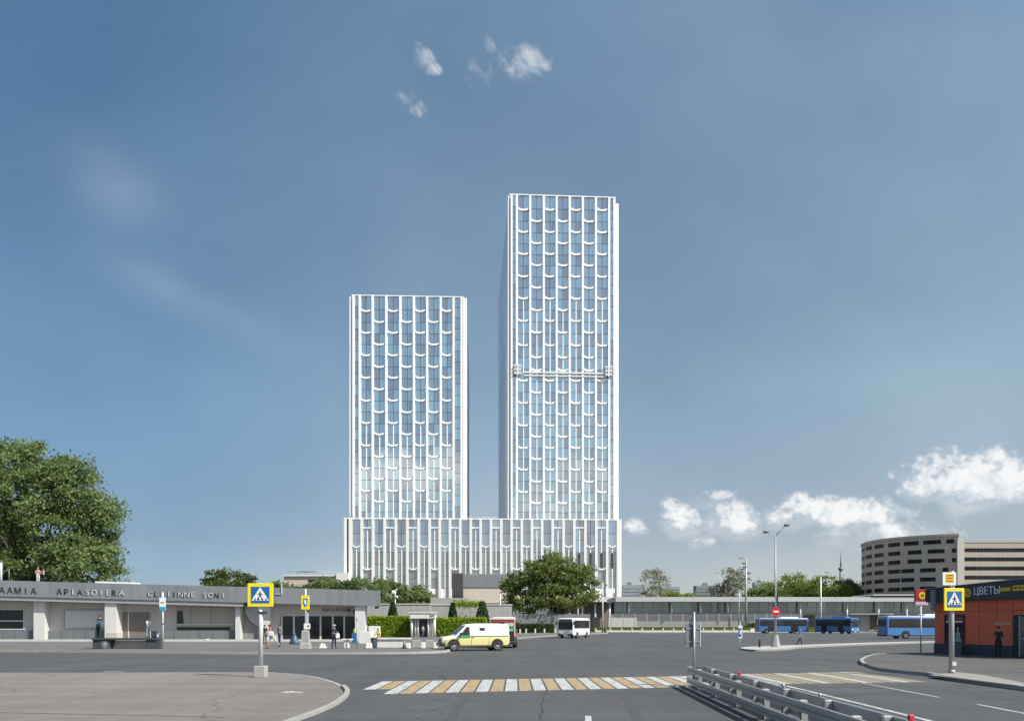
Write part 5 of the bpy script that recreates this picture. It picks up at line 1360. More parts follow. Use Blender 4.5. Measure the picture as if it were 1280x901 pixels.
# bus-stop sign left
D = 58.3; r = empty('bus_stop_sign', (PX(203.6,D),D,.12), 0, 'white and light-blue bus-stop flag sign on a thin pole beside the slab bench', 'sign')
mb = MB(); mb.tube([(0,0,0),(0,0,4.1)], .055, 10); mb.build('pole', POLE_W, r)
z0, z1 = PZ(762.5,D)-.12, PZ(746.5,D)-.12
mb = MB(); mb.rbox(-.23,.23,-.09,-.055,z0,z1,.01,1); pl = mb.build('flag_plate', S_WHITE, r)
mb = MB(); mb.box(-.225,.225,-.096,-.092,z0+.01,z0+.27); mb.build('blue_band', mat('sign_cyan', (.02,.33,.55), .5), pl)
mb = MB(); mb.box(-.12,.14,-.096,-.092,z0+.52,z0+.6); mb.build('lettering', S_RED, pl)
mb = MB(); mb.tube([(0,0,1.78),(0,0,1.86)], .075, 10); mb.build('clamp', DARK, r)
# small yellow square sign on a concrete base
D = 58.9; r = empty('service_sign', (PX(382,D),D,.12), 0, 'small yellow sign with a blue shield, its pole on a tall concrete base', 'sign')
mb = MB(); mb.loft([[(-.36,-.33,0),(.36,-.33,0),(.36,.33,0),(-.36,.33,0)],[(-.33,-.3,.35),(.33,-.3,.35),(.33,.3,.35),(-.33,.3,.35)],[(-.27,-.25,.42),(.27,-.25,.42),(.27,.25,.42),(-.27,.25,.42)],[(-.23,-.22,1.28),(.23,-.22,1.28),(.23,.22,1.28),(-.23,.22,1.28)],[(-.15,-.14,1.36),(.15,-.14,1.36),(.15,.14,1.36),(-.15,.14,1.36)]]); mb.build('concrete_base', CONC, r)
mb = MB(); mb.tube([(0,0,1.3),(0,0,PZ(735.5,D)-.12)], .06, 10); mb.build('pole', POLE_W, r)
z0, z1 = PZ(761.5,D)-.12, PZ(744,D)-.12
mb = MB(); mb.rbox(-.31,.31,-.1,-.062,z0,z1,.012,1); pl = mb.build('sign_plate', S_YEL, r)
c = (z0+z1)/2; mb = MB(); mb.plate([(-.16,c+.3),(.16,c+.3),(.16,c-.1),(.1,c-.25),(0,c-.34),(-.1,c-.25),(-.16,c-.1)], -.101, .004); mb.build('blue_shield', S_BLUE, pl)
mb = MB(); mb.plate([(-.1,c+.2),(.06,c+.2),(.1,c-.08),(.0,c-.2),(-.06,c-.02)], -.106, .004); mb.build('white_emblem', S_WHITE, pl)
mb = MB(); mb.rbox(.0,.25,-.11,-.07,PZ(779,D)-.12,PZ(766,D)-.12,.01,1); mb.build('notice_plate', mat('notice_grey', (.45,.46,.5), .6), r)
mb = MB(); mb.rbox(-.1,.36,-.15,-.075,PZ(786,D)-.12,PZ(779,D)-.12+.0,.01,1); bp_ = mb.build('white_plate', S_WHITE, r); mb = MB(); mb.box(.17,.28,-.158,-.152,PZ(783.5,D)-.12,PZ(781,D)-.12); mb.build('small_mark', S_BLACK, bp_)
# thin dark posts near the column
D = 59.2; r = empty('thin_post', (PX(446,D),D,.12), 0, 'very thin dark post at the kerb in front of the last pavilion column', 'post'); mb = MB(); mb.tube([(0,0,0),(0,0,2.1)], .03, 6); mb.build('rod', POLE, r); mb = MB(); mb.rbox(-.05,.05,-.03,.03,2.0,2.25,.01,1); mb.build('finial', POLE, r)
# blue parking-type sign
D = 57.5; r = empty('blue_sign', (PX(925.2,D),D,.0), 0, 'tall narrow blue and white sign on a thin rod in front of the lamp-post island', 'sign')
mb = MB(); mb.tube([(-.0,.03,0),(0,.03,2.1)], .028, 8); mb.build('rod', POLE_W, r)
mb = MB(); mb.rbox(-.14,.14,-.02,.0,PZ(797.5,D),PZ(781.5,D),.008,1); pl = mb.build('sign_plate', S_WHITE, r)
mb = MB(); mb.box(-.12,.09,-.026,-.0215,PZ(795.5,D),PZ(784.5,D)); mb.build('blue_field', S_BLUE, pl)
mb = MB(); mb.box(-.03,.06,-.031,-.0275,PZ(792,D),PZ(787,D)); mb.build('white_symbol', S_WHITE, pl)
mb = MB(); mb.rbox(-.14,.42,.05,.09,PZ(781,D),PZ(776,D),.01,1); mb.build('dark_board', mat('board_grey', (.12,.12,.13), .6), r)
# black bollard on the island
D = 62.3; r = empty('black_bollard', (PX(949.5,D),D,.13), 0, 'short black bollard on the lamp-post island', 'bollard'); mb = MB(); mb.tube([(0,0,0),(0,0,.58),(0,0,.62)], [.075,.075,.05], 12); mb.build('post', BLACK, r); mb = MB(); mb.tube([(0,0,0),(0,0,.02)], .12, 12); mb.build('foot_plate', DARK, r)
# sign seen from the back at the end of the guardrail
D = 24.4; r = empty('back_of_sign', (PX(867.4,D),D,0), R(4), 'grey back of a road sign on a slim pole at the end of the guardrail', 'sign')
mb = MB(); mb.tube([(0,0,0),(0,0,PZ(764.5,D))], .042, 12); mb.build('pole', GALV, r)
mb = MB(); mb.rbox(-.25,-.06,.05,.075,PZ(808.5,D),PZ(779,D),.008,1); mb.build('sign_panel', mat('sign_back_grey', (.19,.195,.21), .6, .2, .08, 4), r)
mb = MB(); mb.rbox(-.055,.2,.06,.085,PZ(808,D),PZ(780,D),.008,1); mb.build('sign_panel', mat('sign_back_grey', (.19,.195,.21), .6, .2, .08, 4), r)
mb = MB(); mb.box(.2,.225,.04,.09,PZ(807.5,D),PZ(778,D)); mb.build('edge_trim', POLE_W, r)
for z in (1.35,1.75): mb = MB(); mb.box(-.22,.19,.036,.056,z,z+.04); mb.build('cross_bar', GALV, r)

# ------------------------------------------------------------------ guardrail (double, meeting in a rounded nose)
gr = empty('guardrail', (5.3,20,0), 0, 'double galvanised guardrail with two beams per side and a rounded nose, beside the crosswalk', 'guardrail')
lx = lambda y: 4.22+.047*y
rx = lambda y: 4.86+.043*y
ys = [3.0+i*1.0 for i in range(22)]
path = [(lx(y),y) for y in ys]
cxm, rr_ = (lx(24.3)+rx(24.3))/2, (rx(24.3)-lx(24.3))/2
nose = [(cxm-rr_*math.cos(t*R(15)), 24.3+rr_*1.6*math.sin(t*R(15))) for t in range(13)]
path = path+nose+[(rx(y),y) for y in ys[::-1]]
def beam(zc):
    mb = MB(); rings = []
    for i, p in enumerate(path):
        a, b = Vector(path[max(0,i-1)]), Vector(path[min(len(path)-1,i+1)]); d = (b-a).normalized(); nn = Vector((-d.y,d.x))
        prof = [(.0,-.085),(.05,-.085),(.05,-.03),(.018,-.015),(.018,.015),(.05,.03),(.05,.085),(.0,.085),(-.02,.08),(-.02,-.08)]
        rings.append([(p[0]-5.3+nn.x*u, p[1]-20+nn.y*u, zc+v) for u, v in prof])
    return mb.loft(rings)
for zc in (.53,.21): beam(zc).build('beam', GALV, gr)
pm = MB(); pm.box(-.055,.055,-.05,-.042,0,.60); pm.box(-.055,.055,.042,.05,0,.60); pm.box(-.006,.006,-.042,.042,0,.60); pme = pm.data('post', mat('post_galvanised', (.33,.33,.325), .6, .4, .2, 4))
bm_ = MB(); bm_.rbox(-.07,.07,-.06,.06,.44,.62,.015,1); bme = bm_.data('spacer_block', mat('post_galvanised', (.33,.33,.325), .6, .4, .2, 4))
y = 4.2
while y < 24:
    for fx_, sg in ((lx,1),(rx,-1)):
        link('post', pme, gr, (fx_(y)-5.3+sg*.10, y-20, 0)); link('spacer_block', bme, gr, (fx_(y)-5.3+sg*.08, y-20, 0))
    y += 2.35
for px, py in ((907,839.5),(1098,896)):
    Y_ = GY(py+4,.62); mb = MB(); mb.rbox(-.04,.04,-.03,.03,.62,.70,.015,1); mb.build('red_reflector', S_RED, gr, (rx(Y_)-5.3, Y_-20, 0))
for px, py in ((972,862),(1012,874)):
    Y_ = GY(py-4,.62); mb = MB(); mb.tube([(0,0,.615),(0,0,.68)], .025, 8); mb.build('bolt_cap', GALV, gr, (rx(Y_)-5.3, Y_-20, 0))

# ------------------------------------------------------------------ lamp posts and poles
def lamp(label, px, D, z0, top_py, arms, r0=.11, r1=.06, base=None, m=POLE, extra=None, name='street_lamp'):
    r = empty(name, (PX(px,D),D,z0), 0, label, 'street lamp' if arms else 'pole')
    zt = PZ(top_py,D)-z0
    mb = MB(); mb.tube([(0,0,0),(0,0,zt)], [r0,r1], 12); mb.build('pole', m, r)
    if base:
        w_, h_ = base; mb = MB(); mb.tube([(0,0,0),(0,0,h_*.12),(0,0,h_)], [w_*.62,w_*.62,w_*.36], 8, smooth=False); mb.build('concrete_base', CONC, r)
    for (dx, dpy, hl_) in arms:
        zt2 = PZ(dpy,D)-z0; e_ = dx*D/F
        mb = MB(); mb.tube([(0,0,zt-.15),(e_*.12,0,zt+.25*(zt2-zt)),(e_*.45,0,zt+.62*(zt2-zt)),(e_*.82,0,zt2)], r1*.6, 8); a_ = mb.build('arm', m, r)
        mb = MB(); s_ = 1 if dx > 0 else -1
        mb.rbox(min(e_*.72,e_*.72+s_*hl_), max(e_*.72,e_*.72+s_*hl_), -.16, .16, zt2-.06, zt2+.1, .06, 2); mb.build('lamp_head', mat('lamp_head', (.12,.12,.125), .5, .3), a_)
    return r
lampP = lamp('tall double-armed street lamp on a tapered concrete base with a round red sign on it', 969.3, 63.6, .13, 671, [(-12.5,665,.38),(15.5,656.5,.38)], .1, .055, (.62,.95))
# red round sign on the pole (a part: bolted on)
zs = PZ(764,63.6)-.13
mb = MB(); mb.tube([(0,-.13,zs),(0,-.155,zs)], .34, 24); sg = mb.build('red_disc', S_RED, lampP)
mb = MB(); mb.box(-.2,.2,-.163,-.156,zs-.06,zs+.06); mb.build('white_bar', S_WHITE, sg)
mb = MB(); mb.rbox(.06,.2,-.08,.08,PZ(757,63.6)-.13,PZ(745,63.6)-.13,.02,1); mb.build('control_box', BLACK, lampP)
mb = MB(); mb.rbox(-.2,-.07,-.06,.06,PZ(752,63.6)-.13,PZ(747,63.6)-.13,.02,1); mb.build('detector', POLE_W, lampP)
lp = lamp('tall pole bristling with cameras, on the verge left of the double-armed lamp', 932.5, 192, .12, 698, [(-6.5,697.5,.9)], .30, .2)
for py, dx in ((704,-.9),(708.5,-.7),(711,-1.2),(716,.3)):
    mb = MB(); mb.rbox(dx,dx+.8,-.3,.3,PZ(py+.9,192)-.12,PZ(py-.9,192)-.12,.06,1); mb.build('camera', mat('lamp_head', (.12,.12,.125), .5, .3), lp)
mb = MB(); mb.tube([(-1.7,0,0),(-1.7,0,PZ(737,192))], .12, 8); mb.build('second_pole', POLE, lp)
lamp('thin single-armed street lamp in front of the grove behind the blue buses', 1026, 188, .12, 721, [(6.5,715.5,1.1)], .2, .16, m=POLE_W)
lamp('tall slim pole with a small box, right of the white minibus', 753.3, 184, .12, 728, [], .2, .13, m=POLE_W, name='utility_pole')
r = empty('litter_bin', (PX(756.5,183),183,.12), 0, 'small dark bin at the foot of the tall slim pole right of the white minibus', 'bin'); mb = MB(); mb.tube([(0,0,0),(0,0,.9)], [.25,.3], 10); mb.build('drum', DARK, r); mb = MB(); mb.tube([(0,0,.9),(0,0,1.0)], [.32,.2], 10); mb.build('lid', BLACK, r)
lamp('slim white pole rising behind the red and green van', 625.3, 165, .12, 742, [], .2, .14, m=POLE_W, name='utility_pole')
lamp('short slim white pole behind the roof of the cream van', 597.5, 128, .12, 757, [], .12, .09, m=POLE_W, name='utility_pole')
lamp('slim white pole half hidden by the twin-trunk tree', 722.5, 180, .12, 757, [], .14, .1, m=POLE_W, name='utility_pole')

# bollards along the far kerb
bmat_ = CONC_W
bme_ = MB().rbox(-.15,.15,-.15,.15,0,.92,.04,1).data('bollard_post', bmat_)
cme_ = MB().rbox(-.19,.19,-.19,.19,0,.08,.02,1).data('foot', CONC)
def bollard(px, D, label, group):
    r = empty('concrete_bollard', (PX(px,D),D,.12), 0, label, 'bollard', group); link('bollard_post', bme_, r); link('foot', cme_, r)
for i, px in enumerate((650,657.5,669,680.5,694)):
    bollard(px, 150+i*4, 'white bollard in the short row between the red-topped van and the white minibus', 'bollards left of the white minibus')
for px in (744.5,763,777,790,802.5,816,829,842,854,879,891,905.5,917):
    bollard(px, 181.5 if px < 800 else 180, 'white concrete bollard in the long row along the grass verge, right of the white minibus', 'bollards along the grass verge')
r = trap('planter_block', 'white tapered concrete block behind the tail of the leftmost blue bus', 937, 944, 785, 179, .4, CONC_W, None)
p = rng.normal(size=(700,3))*np.array([.9,.5,.45]); r = empty('round_shrub', (PX(941,190),190,.5), 0, 'small dark shrub on the verge behind the leftmost blue bus', 'shrub'); link('foliage', leaf_mesh('foliage', p+np.array([0,0,1.0]), .3, LEAF_D), r); mb = MB(); mb.tube([(0,0,-.4),(0,0,1)], .08, 6); mb.build('trunk', BARK, r)
kb = MB(); kb.box(PX(744,186), PX(945,186)+8, 185.8, 186.4, .1, .5); tag(kb.build('verge_wall', CONC_W), 'low pale wall holding the grass verge behind the long bollard row', 'wall')
# things under the terminal canopy
for px, label in ((1094,'person in dark clothes sitting in the shade under the terminal canopy'),):
    person(label, (PX(px,186),186,.62), R(10), 1.7, BLK, BLK, (80,80,80,80,20,50,20,50), seat=True)
r = empty('street_bench', (PX(1094,186),186.15,.12), 0, 'pale bench in the shade under the terminal canopy', 'bench')
mb = MB(); mb.rbox(-1.6,1.6,-.25,.3,.38,.46,.02,1); mb.build('seat', CONC_W, r)
for x in (-1.3,1.3): mb = MB(); mb.box(x-.1,x+.1,-.2,.25,0,.378); mb.build('leg', CONC, r)
r = empty('poster_stand', (PX(1102,184),184,.12), 0, 'white poster stand with an orange notice by the rear of the rightmost blue bus', 'poster stand')
mb = MB(); mb.rbox(-1.0,1.0,-.05,.05,1.6,3.0,.03,1); mb.build('board', S_WHITE, r); mb = MB(); mb.box(-.7,.8,-.06,-.052,2.2,2.7); mb.build('notice', mat('notice_orange', (.5,.15,.06), .6), r)
for x in (-.8,.8): mb = MB(); mb.tube([(x,0,0),(x,0,1.6)], .05, 6); mb.build('leg', POLE, r)

# ------------------------------------------------------------------ vehicles
def wheel(parent, x, y, rad, wd, side):
    mb = MB(); n = 22; prof = [(rad*.62,-wd/2),(rad*.95,-wd/2),(rad,-wd/2+.03),(rad,wd/2-.03),(rad*.95,wd/2),(rad*.62,wd/2)]
    rings = [[(x+p[0]*math.cos(2*math.pi*k/n), y+p[1], rad+p[0]*math.sin(2*math.pi*k/n)) for p in prof] for k in range(n+1)]
    mb.loft(rings, 0, False, True, closed=False)
    t = mb.build('wheel', RUBBER, parent)
    mb = MB(); mb.tube([(x,y-side*.02,rad),(x,y+side*(wd*.36),rad)], rad*.63, 20); mb.tube([(x,y+side*(wd*.36),rad),(x,y+side*(wd*.44),rad)], [rad*.5,rad*.2], 20)
    for k in range(5):
        a = 2*math.pi*k/5; mb.tube([(x+rad*.44*math.cos(a),y+side*wd*.3,rad+rad*.44*math.sin(a)),(x+rad*.44*math.cos(a),y+side*wd*.375,rad+rad*.44*math.sin(a))], rad*.075, 6, 1)
    mb.build('rim', [RIM, DARK], t)
    return t
def arch(parent, x, y, rad, side):
    mb = MB(); n = 14
    pts = [(x+rad*math.cos(math.pi*k/n), y, rad*.30+.3+rad*math.sin(math.pi*k/n)*.98) for k in range(n+1)]
    vs = pts+[(p[0],y+side*.012,p[2]) for p in pts]; m_ = len(pts)
    mb.add(vs, [tuple(range(m_)), tuple(range(2*m_-1,m_-1,-1))]+[(i,i+1,i+1+m_,i+m_) for i in range(m_-1)]+[(m_-1,0,m_,2*m_-1)])
    mb.build('wheel_arch', BLACK, parent)
def paint(name, c, rough=.32): return mat('car_paint_'+name, c, rough, 0, .05, .8, coat=.5)
def bus(label, loc, yaw, L, W, H, body, skirt=None, roofm=None, rows=6, doors=(), roof_unit=True, wheels=(.2,.74), group=None, name='city_bus', cat='bus', rear_dark=False, lower=None, win=(.45,.86), facecol=None):
    """local +X is forward"""
    r = empty(name, loc, yaw, label, cat, group)
    hx, hy = L/2, W/2; zb = .34
    mb = MB(); mb.rbox(-hx,hx,-hy,hy,zb,H,.16,3); mb.build('body', body, r)
    if lower:
        mb = MB(); mb.rbox(-hx-.006,hx+.006,-hy-.006,hy+.006,zb-.005,zb+(H-zb)*.30,.1,2); mb.build('skirt', lower, r)
    mb = MB(); mb.rbox(-hx+.25,hx-.25,-hy+.12,hy-.12,H-.05,H+.06,.05,2); mb.build('roof', roofm or body, r)
    if roof_unit:
        mb = MB(); mb.rbox(-hx*.1,hx*.62,-hy*.62,hy*.62,H+.05,H+.32,.09,2); mb.build('roof_unit', roofm or S_WHITE, r)
    z0, z1 = zb+(H-zb)*win[0], zb+(H-zb)*win[1]
    for side in (-1,1):
        y = side*hy
        mb = MB(); mb.box(-hx+.3, hx-.35, min(y,y+side*.010), max(y,y+side*.010), z0-.05, z1+.06); mb.build('window_band', BLACK, r)
        n = rows; st = (L-1.0)/n
        for i in range(n):
            a = -hx+.42+i*st; dr = i in doors and side == -1
            mb = MB(); zlo = zb+.08 if dr else z0
            mb.rbox(a+.05,a+st-.05,min(y+side*.011,y+side*.03),max(y+side*.011,y+side*.03),zlo,z1,.008,1)
            if dr: mb.box(a+st/2-.03,a+st/2+.03,min(y+side*.03,y+side*.04),max(y+side*.03,y+side*.04),zlo,z1,1)
            mb.build('door' if dr else 'window', [GL_V, BLACK], r)
        for fx_ in wheels:
            x = -hx+L*fx_; rd = .48 if L > 7 else .36
            arch(r, x, y, rd*1.28, side); wheel(r, x, y-side*.10, rd, .26, side)
    # front
    mb = MB(); mb.rbox(hx-.02,hx+.025,-hy*.88,hy*.88,zb+(H-zb)*.36,zb+(H-zb)*.84,.02,2); mb.build('windshield', GL_V, r)
    mb = MB(); mb.rbox(hx-.02,hx+.03,-hy*.8,hy*.8,zb+(H-zb)*.86,zb+(H-zb)*.955,.015,1); mb.build('destination_display', S_BLACK, r)
    mb = MB(); mb.rbox(hx-.1,hx+.06,-hy*.98,hy*.98,zb-.02,zb+.26,.05,2); mb.build('front_bumper', facecol or DARK, r)
    for s in (-1,1):
        mb = MB(); mb.rbox(hx-.02,hx+.035,s*hy*.72-.2,s*hy*.72+.2,zb+.36,zb+.58,.03,2); mb.build('headlight', S_WHITE, r)
        mb = MB(); mb.rbox(hx+.02,hx+.22,s*(hy+.12)-.09,s*(hy+.12)+.09,zb+(H-zb)*.62,zb+(H-zb)*.82,.03,1); mb.build('mirror', BLACK, r)
        mb = MB(); mb.rbox(-hx-.03,-hx+.02,s*hy*.82-.1,s*hy*.82+.1,zb+.35,zb+.8,.02,1); mb.build('tail_light', S_RED, r)
        for q in (.5,): 
            mb = MB(); mb.tube([(hx+.0,s*hy*.44,zb+(H-zb)*.37),(hx+.045,s*hy*.1,zb+(H-zb)*.62)], .012, 5); mb.build('wiper', BLACK, r)
    mb = MB(); mb.rbox(hx+.05,hx+.075,-.27,.27,zb+.04,zb+.17,.005,1); mb.build('number_plate', S_WHITE, r)
    mb = MB(); mb.rbox(-hx-.025,-hx+.02,-hy*.82,hy*.82,zb+(H-zb)*.5,zb+(H-zb)*.84,.02,2); mb.build('rear_window', GL_V, r)
    mb = MB(); mb.rbox(-hx-.05,-hx+.1,-hy*.98,hy*.98,zb-.02,zb+.24,.05,2); mb.build('rear_bumper', DARK, r)
    return r
BBLUE = paint('blue', (.045,.14,.36)); BBLUE2 = paint('mid_blue', (.06,.19,.42)); BWHITE = paint('white', (.72,.72,.72))
bus('blue city bus with a white roof, parked behind the red round sign', (PX(977,170),170,0), R(0), 10.6, 2.5, 3.15, BBLUE, None, S_WHITE, 6, (1,4), True, (.17,.72), 'blue city buses')
bus('blue city bus turned half towards the viewer, middle one of the three', (PX(1045.5,165),165,0), R(-57), 8.6, 2.5, 3.15, BBLUE2, None, BBLUE2, 6, (1,4), True, (.24,.74), 'blue city buses')
bus('blue city bus partly hidden by the red kiosk, nearest of the three', (PX(1157,107),107,0), R(3), 12.0, 2.5, 2.95, BBLUE2, None, S_WHITE, 7, (), True, (.215,.76), 'blue city buses')
bus('white minibus facing the viewer under the big twin-trunk tree', (PX(719,110),112,0), R(-114), 7.0, 2.3, 2.72, BWHITE, None, BWHITE, 5, (), False, (.2,.78), None, 'minibus', 'minibus')
# van seen from behind: red top, green flank, dark below
rv = bus('red-topped van with a green rear panel, seen from behind beyond the cream van', (PX(630.5,66),66.6,0), R(88), 5.4, 1.95, 2.42, paint('red', (.5,.045,.03)), None, S_WHITE, 4, (), False, (.2,.8), None, 'passenger_van', 'van', lower=paint('black', (.02,.02,.022)))
mb = MB(); mb.rbox(-2.745,-2.70,.02,.9,1.35,1.72,.01,1)
mb.v = [(a,-b_+0.0,c_) for a,b_,c_ in mb.v]; mb.build('green_panel', paint('green', (.03,.30,.05)), rv)
mb = MB(); mb.rbox(-2.735,-2.69,-.9,.9,.62,1.33,.01,1); mb.build('rear_lower_panel', paint('black', (.02,.02,.022)), rv)
mb = MB(); mb.box(-2.742,-2.71,-.97,.97,2.30,2.40); mb.box(-2.742,-2.71,-.975,-.92,1.0,2.3); mb.build('white_edge_trim', S_WHITE, rv)
mb = MB(); mb.rbox(-2.75,-2.735,-.8,-.2,1.42,1.48,.003,1); mb.build('lettering_strip', S_WHITE, rv)
mb = MB(); mb.rbox(-2.76,-2.73,-.85,-.12,1.75,2.02,.01,1); mb.build('poster', mat('poster_pale', (.6,.56,.55), .5), rv)

# cream and white security van, front to the left
def cash_van():
    L = 4.95; hw = .93
    r = empty('security_van', (PX(591.5,58),58.3,0), R(180+17), 'white over cream-yellow panel van with a green side stripe parked at the kerb corner', 'van')
    WH = paint('van_white', (.75,.75,.74)); CR = paint('cream', (.68,.63,.28))
    # stations from front (x=+L/2): (x, z of top, half width at belt, half width at top, z of belt)
    st = [(L/2-.0,.80,.74,.62,.66),(L/2-.06,.93,.80,.70,.80),(L/2-.35,1.02,.88,.78,.92),(L/2-.95,1.10,.91,.84,.98),(L/2-1.0,1.14,.915,.84,1.0),(L/2-1.72,1.84,.93,.74,1.0),(L/2-1.95,1.92,.93,.76,1.0),(L/2-2.6,1.955,.93,.77,1.0),(-L/2+.6,1.955,.93,.77,1.0),(-L/2+.1,1.91,.925,.76,1.0),(-L/2,1.78,.90,.74,1.0)]
    rings = []
    for (x, zt, wb, wt, zbelt) in st:
        zbelt = min(zbelt, zt-.08)
        half = [(0,.30),(.78*wb/.93,.30),(wb*.97,.42),(wb,.72 if zbelt > .75 else zbelt-.02),(wb,zbelt),(wt+(wb-wt)*.45,zbelt+(zt-zbelt)*.55),(wt,zt-.07 if zt > 1.3 else zt-.03),(wt*.82,zt),(0,zt+(.02 if zt > 1.3 else .015))]
        ring = [(x,y,z) for y, z in half]+[(x,-y,z) for y, z in half[-2:0:-1]]
        rings.append(ring)
    n = len(rings[0])
    def mf(i, k):
        kk = k if k < 8 else n-1-k
        return 1 if kk < 4 else 0
    mb = MB(); mb.loft(rings, 0, True, True, mfun=mf); o = mb.build('body', [WH, CR], r)
    es = o.modifiers.new('e','EDGE_SPLIT'); es.split_angle = R(38)
    def q(name, pts, m, t=.02, parent=None):
        P3 = [Vector(p) for p in pts]; nn = (P3[1]-P3[0]).cross(P3[2]-P3[0]).normalized(); k = len(pts)
        mb = MB(); mb.add([p[:] for p in P3]+[(p+nn*t)[:] for p in P3], [tuple(range(k-1,-1,-1)), tuple(range(k,2*k))]+[(i,(i+1)%k,(i+1)%k+k,i+k) for i in range(k)])
        return mb.build(name, m, parent or r)
    xa, xb = L/2-1.06, L/2-1.66
    q('windshield', [(xa,-.79,1.20),(xa,.79,1.20),(xb,.68,1.80),(xb,-.68,1.80)], GL_V, .018)
    for s in (1,-1):
        def Y(x,z): return s*(.93-(z-1.0)*.178+.006)
        pts = [(L/2-1.28,Y(0,1.13),1.13),(L/2-1.98,Y(0,1.13),1.13),(L/2-1.98,Y(0,1.72),1.72),(L/2-1.76,Y(0,1.72),1.72)]
        if s < 0: pts = pts[::-1]
        q('side_window', pts, GL_V, -.012 if False else .012)
        pts = [(L/2-2.72,Y(0,1.45),1.45),(L/2-3.12,Y(0,1.45),1.45),(L/2-3.12,Y(0,1.66),1.66),(L/2-2.72,Y(0,1.66),1.66)]
        q('gun_port_window', pts if s > 0 else pts[::-1], GL_V, .012)
        pts = [(L/2-1.2,s*.934,1.0),(-L/2+.08,s*.934,1.03),(-L/2+.08,s*.934,1.10),(L/2-1.2,s*.934,1.07)]
        q('green_stripe', pts if s > 0 else pts[::-1], paint('stripe_green', (.05,.25,.04)), .006)
        pts = [(L/2-1.22,s*.936,.93),(L/2-2.0,s*.936,.93),(L/2-2.0,s*.936,1.12),(L/2-1.5,s*.936,1.12)]
        q('green_chevron', pts if s > 0 else pts[::-1], paint('chevron_green', (.03,.30,.10)), .010)
        for xx in (L/2-2.1,L/2-3.4):   # door seams
            mb = MB(); mb.box(xx-.008,xx+.008,min(s*.932,s*.937),max(s*.932,s*.937),.42,1.0); mb.build('door_seam', DARK, r)
        mb = MB(); mb.rbox(L/2-2.28,L/2-2.12,min(s*.93,s*.96),max(s*.93,s*.96),.93,.97,.01,1); mb.build('door_handle', BLACK, r)
        mb = MB(); mb.rbox(L/2-1.36,L/2-1.2,min(s*.98,s*1.2),max(s*.98,s*1.2),1.08,1.32,.04,2); mb.tube([(L/2-1.28,s*.9,1.1),(L/2-1.28,s*1.02,1.16)], .03, 6); mb.build('mirror', BLACK, r)
        for xx in (L/2-.82,-L/2+.92): arch(r, xx, s*.925, .45, s); wheel(r, xx, s*.83, .345, .22, s)
        mb = MB(); mb.rbox(L/2-.07,L/2+.012,s*.66-.12,s*.66+.12,.64,.84,.02,2); mb.build('headlight', mat('headlight_glass', (.7,.7,.68), .15), r)
        mb = MB(); mb.rbox(-L/2-.02,-L/2+.03,s*.82-.06,s*.82+.06,.85,1.35,.01,1); mb.build('tail_light', S_RED, r)
    mb = MB(); mb.rbox(L/2-.06,L/2+.02,-.5,.5,.62,.84,.02,1)
    for i in range(4): mb.box(L/2+.02,L/2+.028,-.48,.48,.65+i*.05,.668+i*.05,1)
    mb.build('grille', [BLACK, DARK], r)
    mb = MB(); mb.rbox(L/2-.2,L/2+.10,-.92,.92,.34,.60,.06,2); mb.build('front_bumper', mat('bumper_dark', (.03,.03,.033), .6), r)
    mb = MB(); mb.rbox(L/2+.10,L/2+.115,-.26,.26,.40,.52,.004,1); mb.build('number_plate', S_WHITE, r)
    mb = MB(); mb.rbox(-L/2-.07,-L/2+.1,-.92,.92,.36,.56,.05,2); mb.build('rear_bumper', mat('bumper_dark', (.03,.03,.033), .6), r)
    mb = MB(); mb.box(-L/2+.3,L/2-.3,-.8,.8,.26,.34); mb.build('underbody', BLACK, r)
    for s in (1,-1): mb = MB(); mb.tube([(xa+.04,s*.3,1.2),(xa-.2,s*.1,1.42)], .012, 5); mb.build('wiper', BLACK, r)
cash_van()

# ------------------------------------------------------------------ red kiosk on the right
K0 = Vector((PX(1168.5,49.4),49.4)); kd = Vector((1.4,-6.4)).normalized(); kn_ = Vector((kd.y,-kd.x))   # kn_ points to the square
if kn_.x > 0: kn_ = -kn_
ang = math.atan2(kd.y, kd.x)
kio = empty('red_kiosk', (K0.x,K0.y,.12), ang, 'low red-panelled flower kiosk with a dark sign fascia at the right edge', 'kiosk')
# local: +x along the wall towards the viewer, -y outwards (towards the square)
def ks(px):
    k = (px-640)/F; return (K0.x-k*K0.y)/(k*kd.y-kd.x)
def kz(py, px): return PZ(py, K0.y+kd.y*ks(px))-.12
LK = 9.5
KRED = mat('kiosk_red_panel', (.84,.145,.06), .45, 0, .08, .5, stain=.12); KDK = mat('kiosk_dark_fascia', (.035,.040,.046), .5, 0, .1, 1); KPL = mat('kiosk_plinth', (.06,.065,.075), .7, 0, .12, 2)
mb = MB(); mb.box(0, LK, .0, 9, .62, 3.14)
mb.build('wall', KRED, kio)
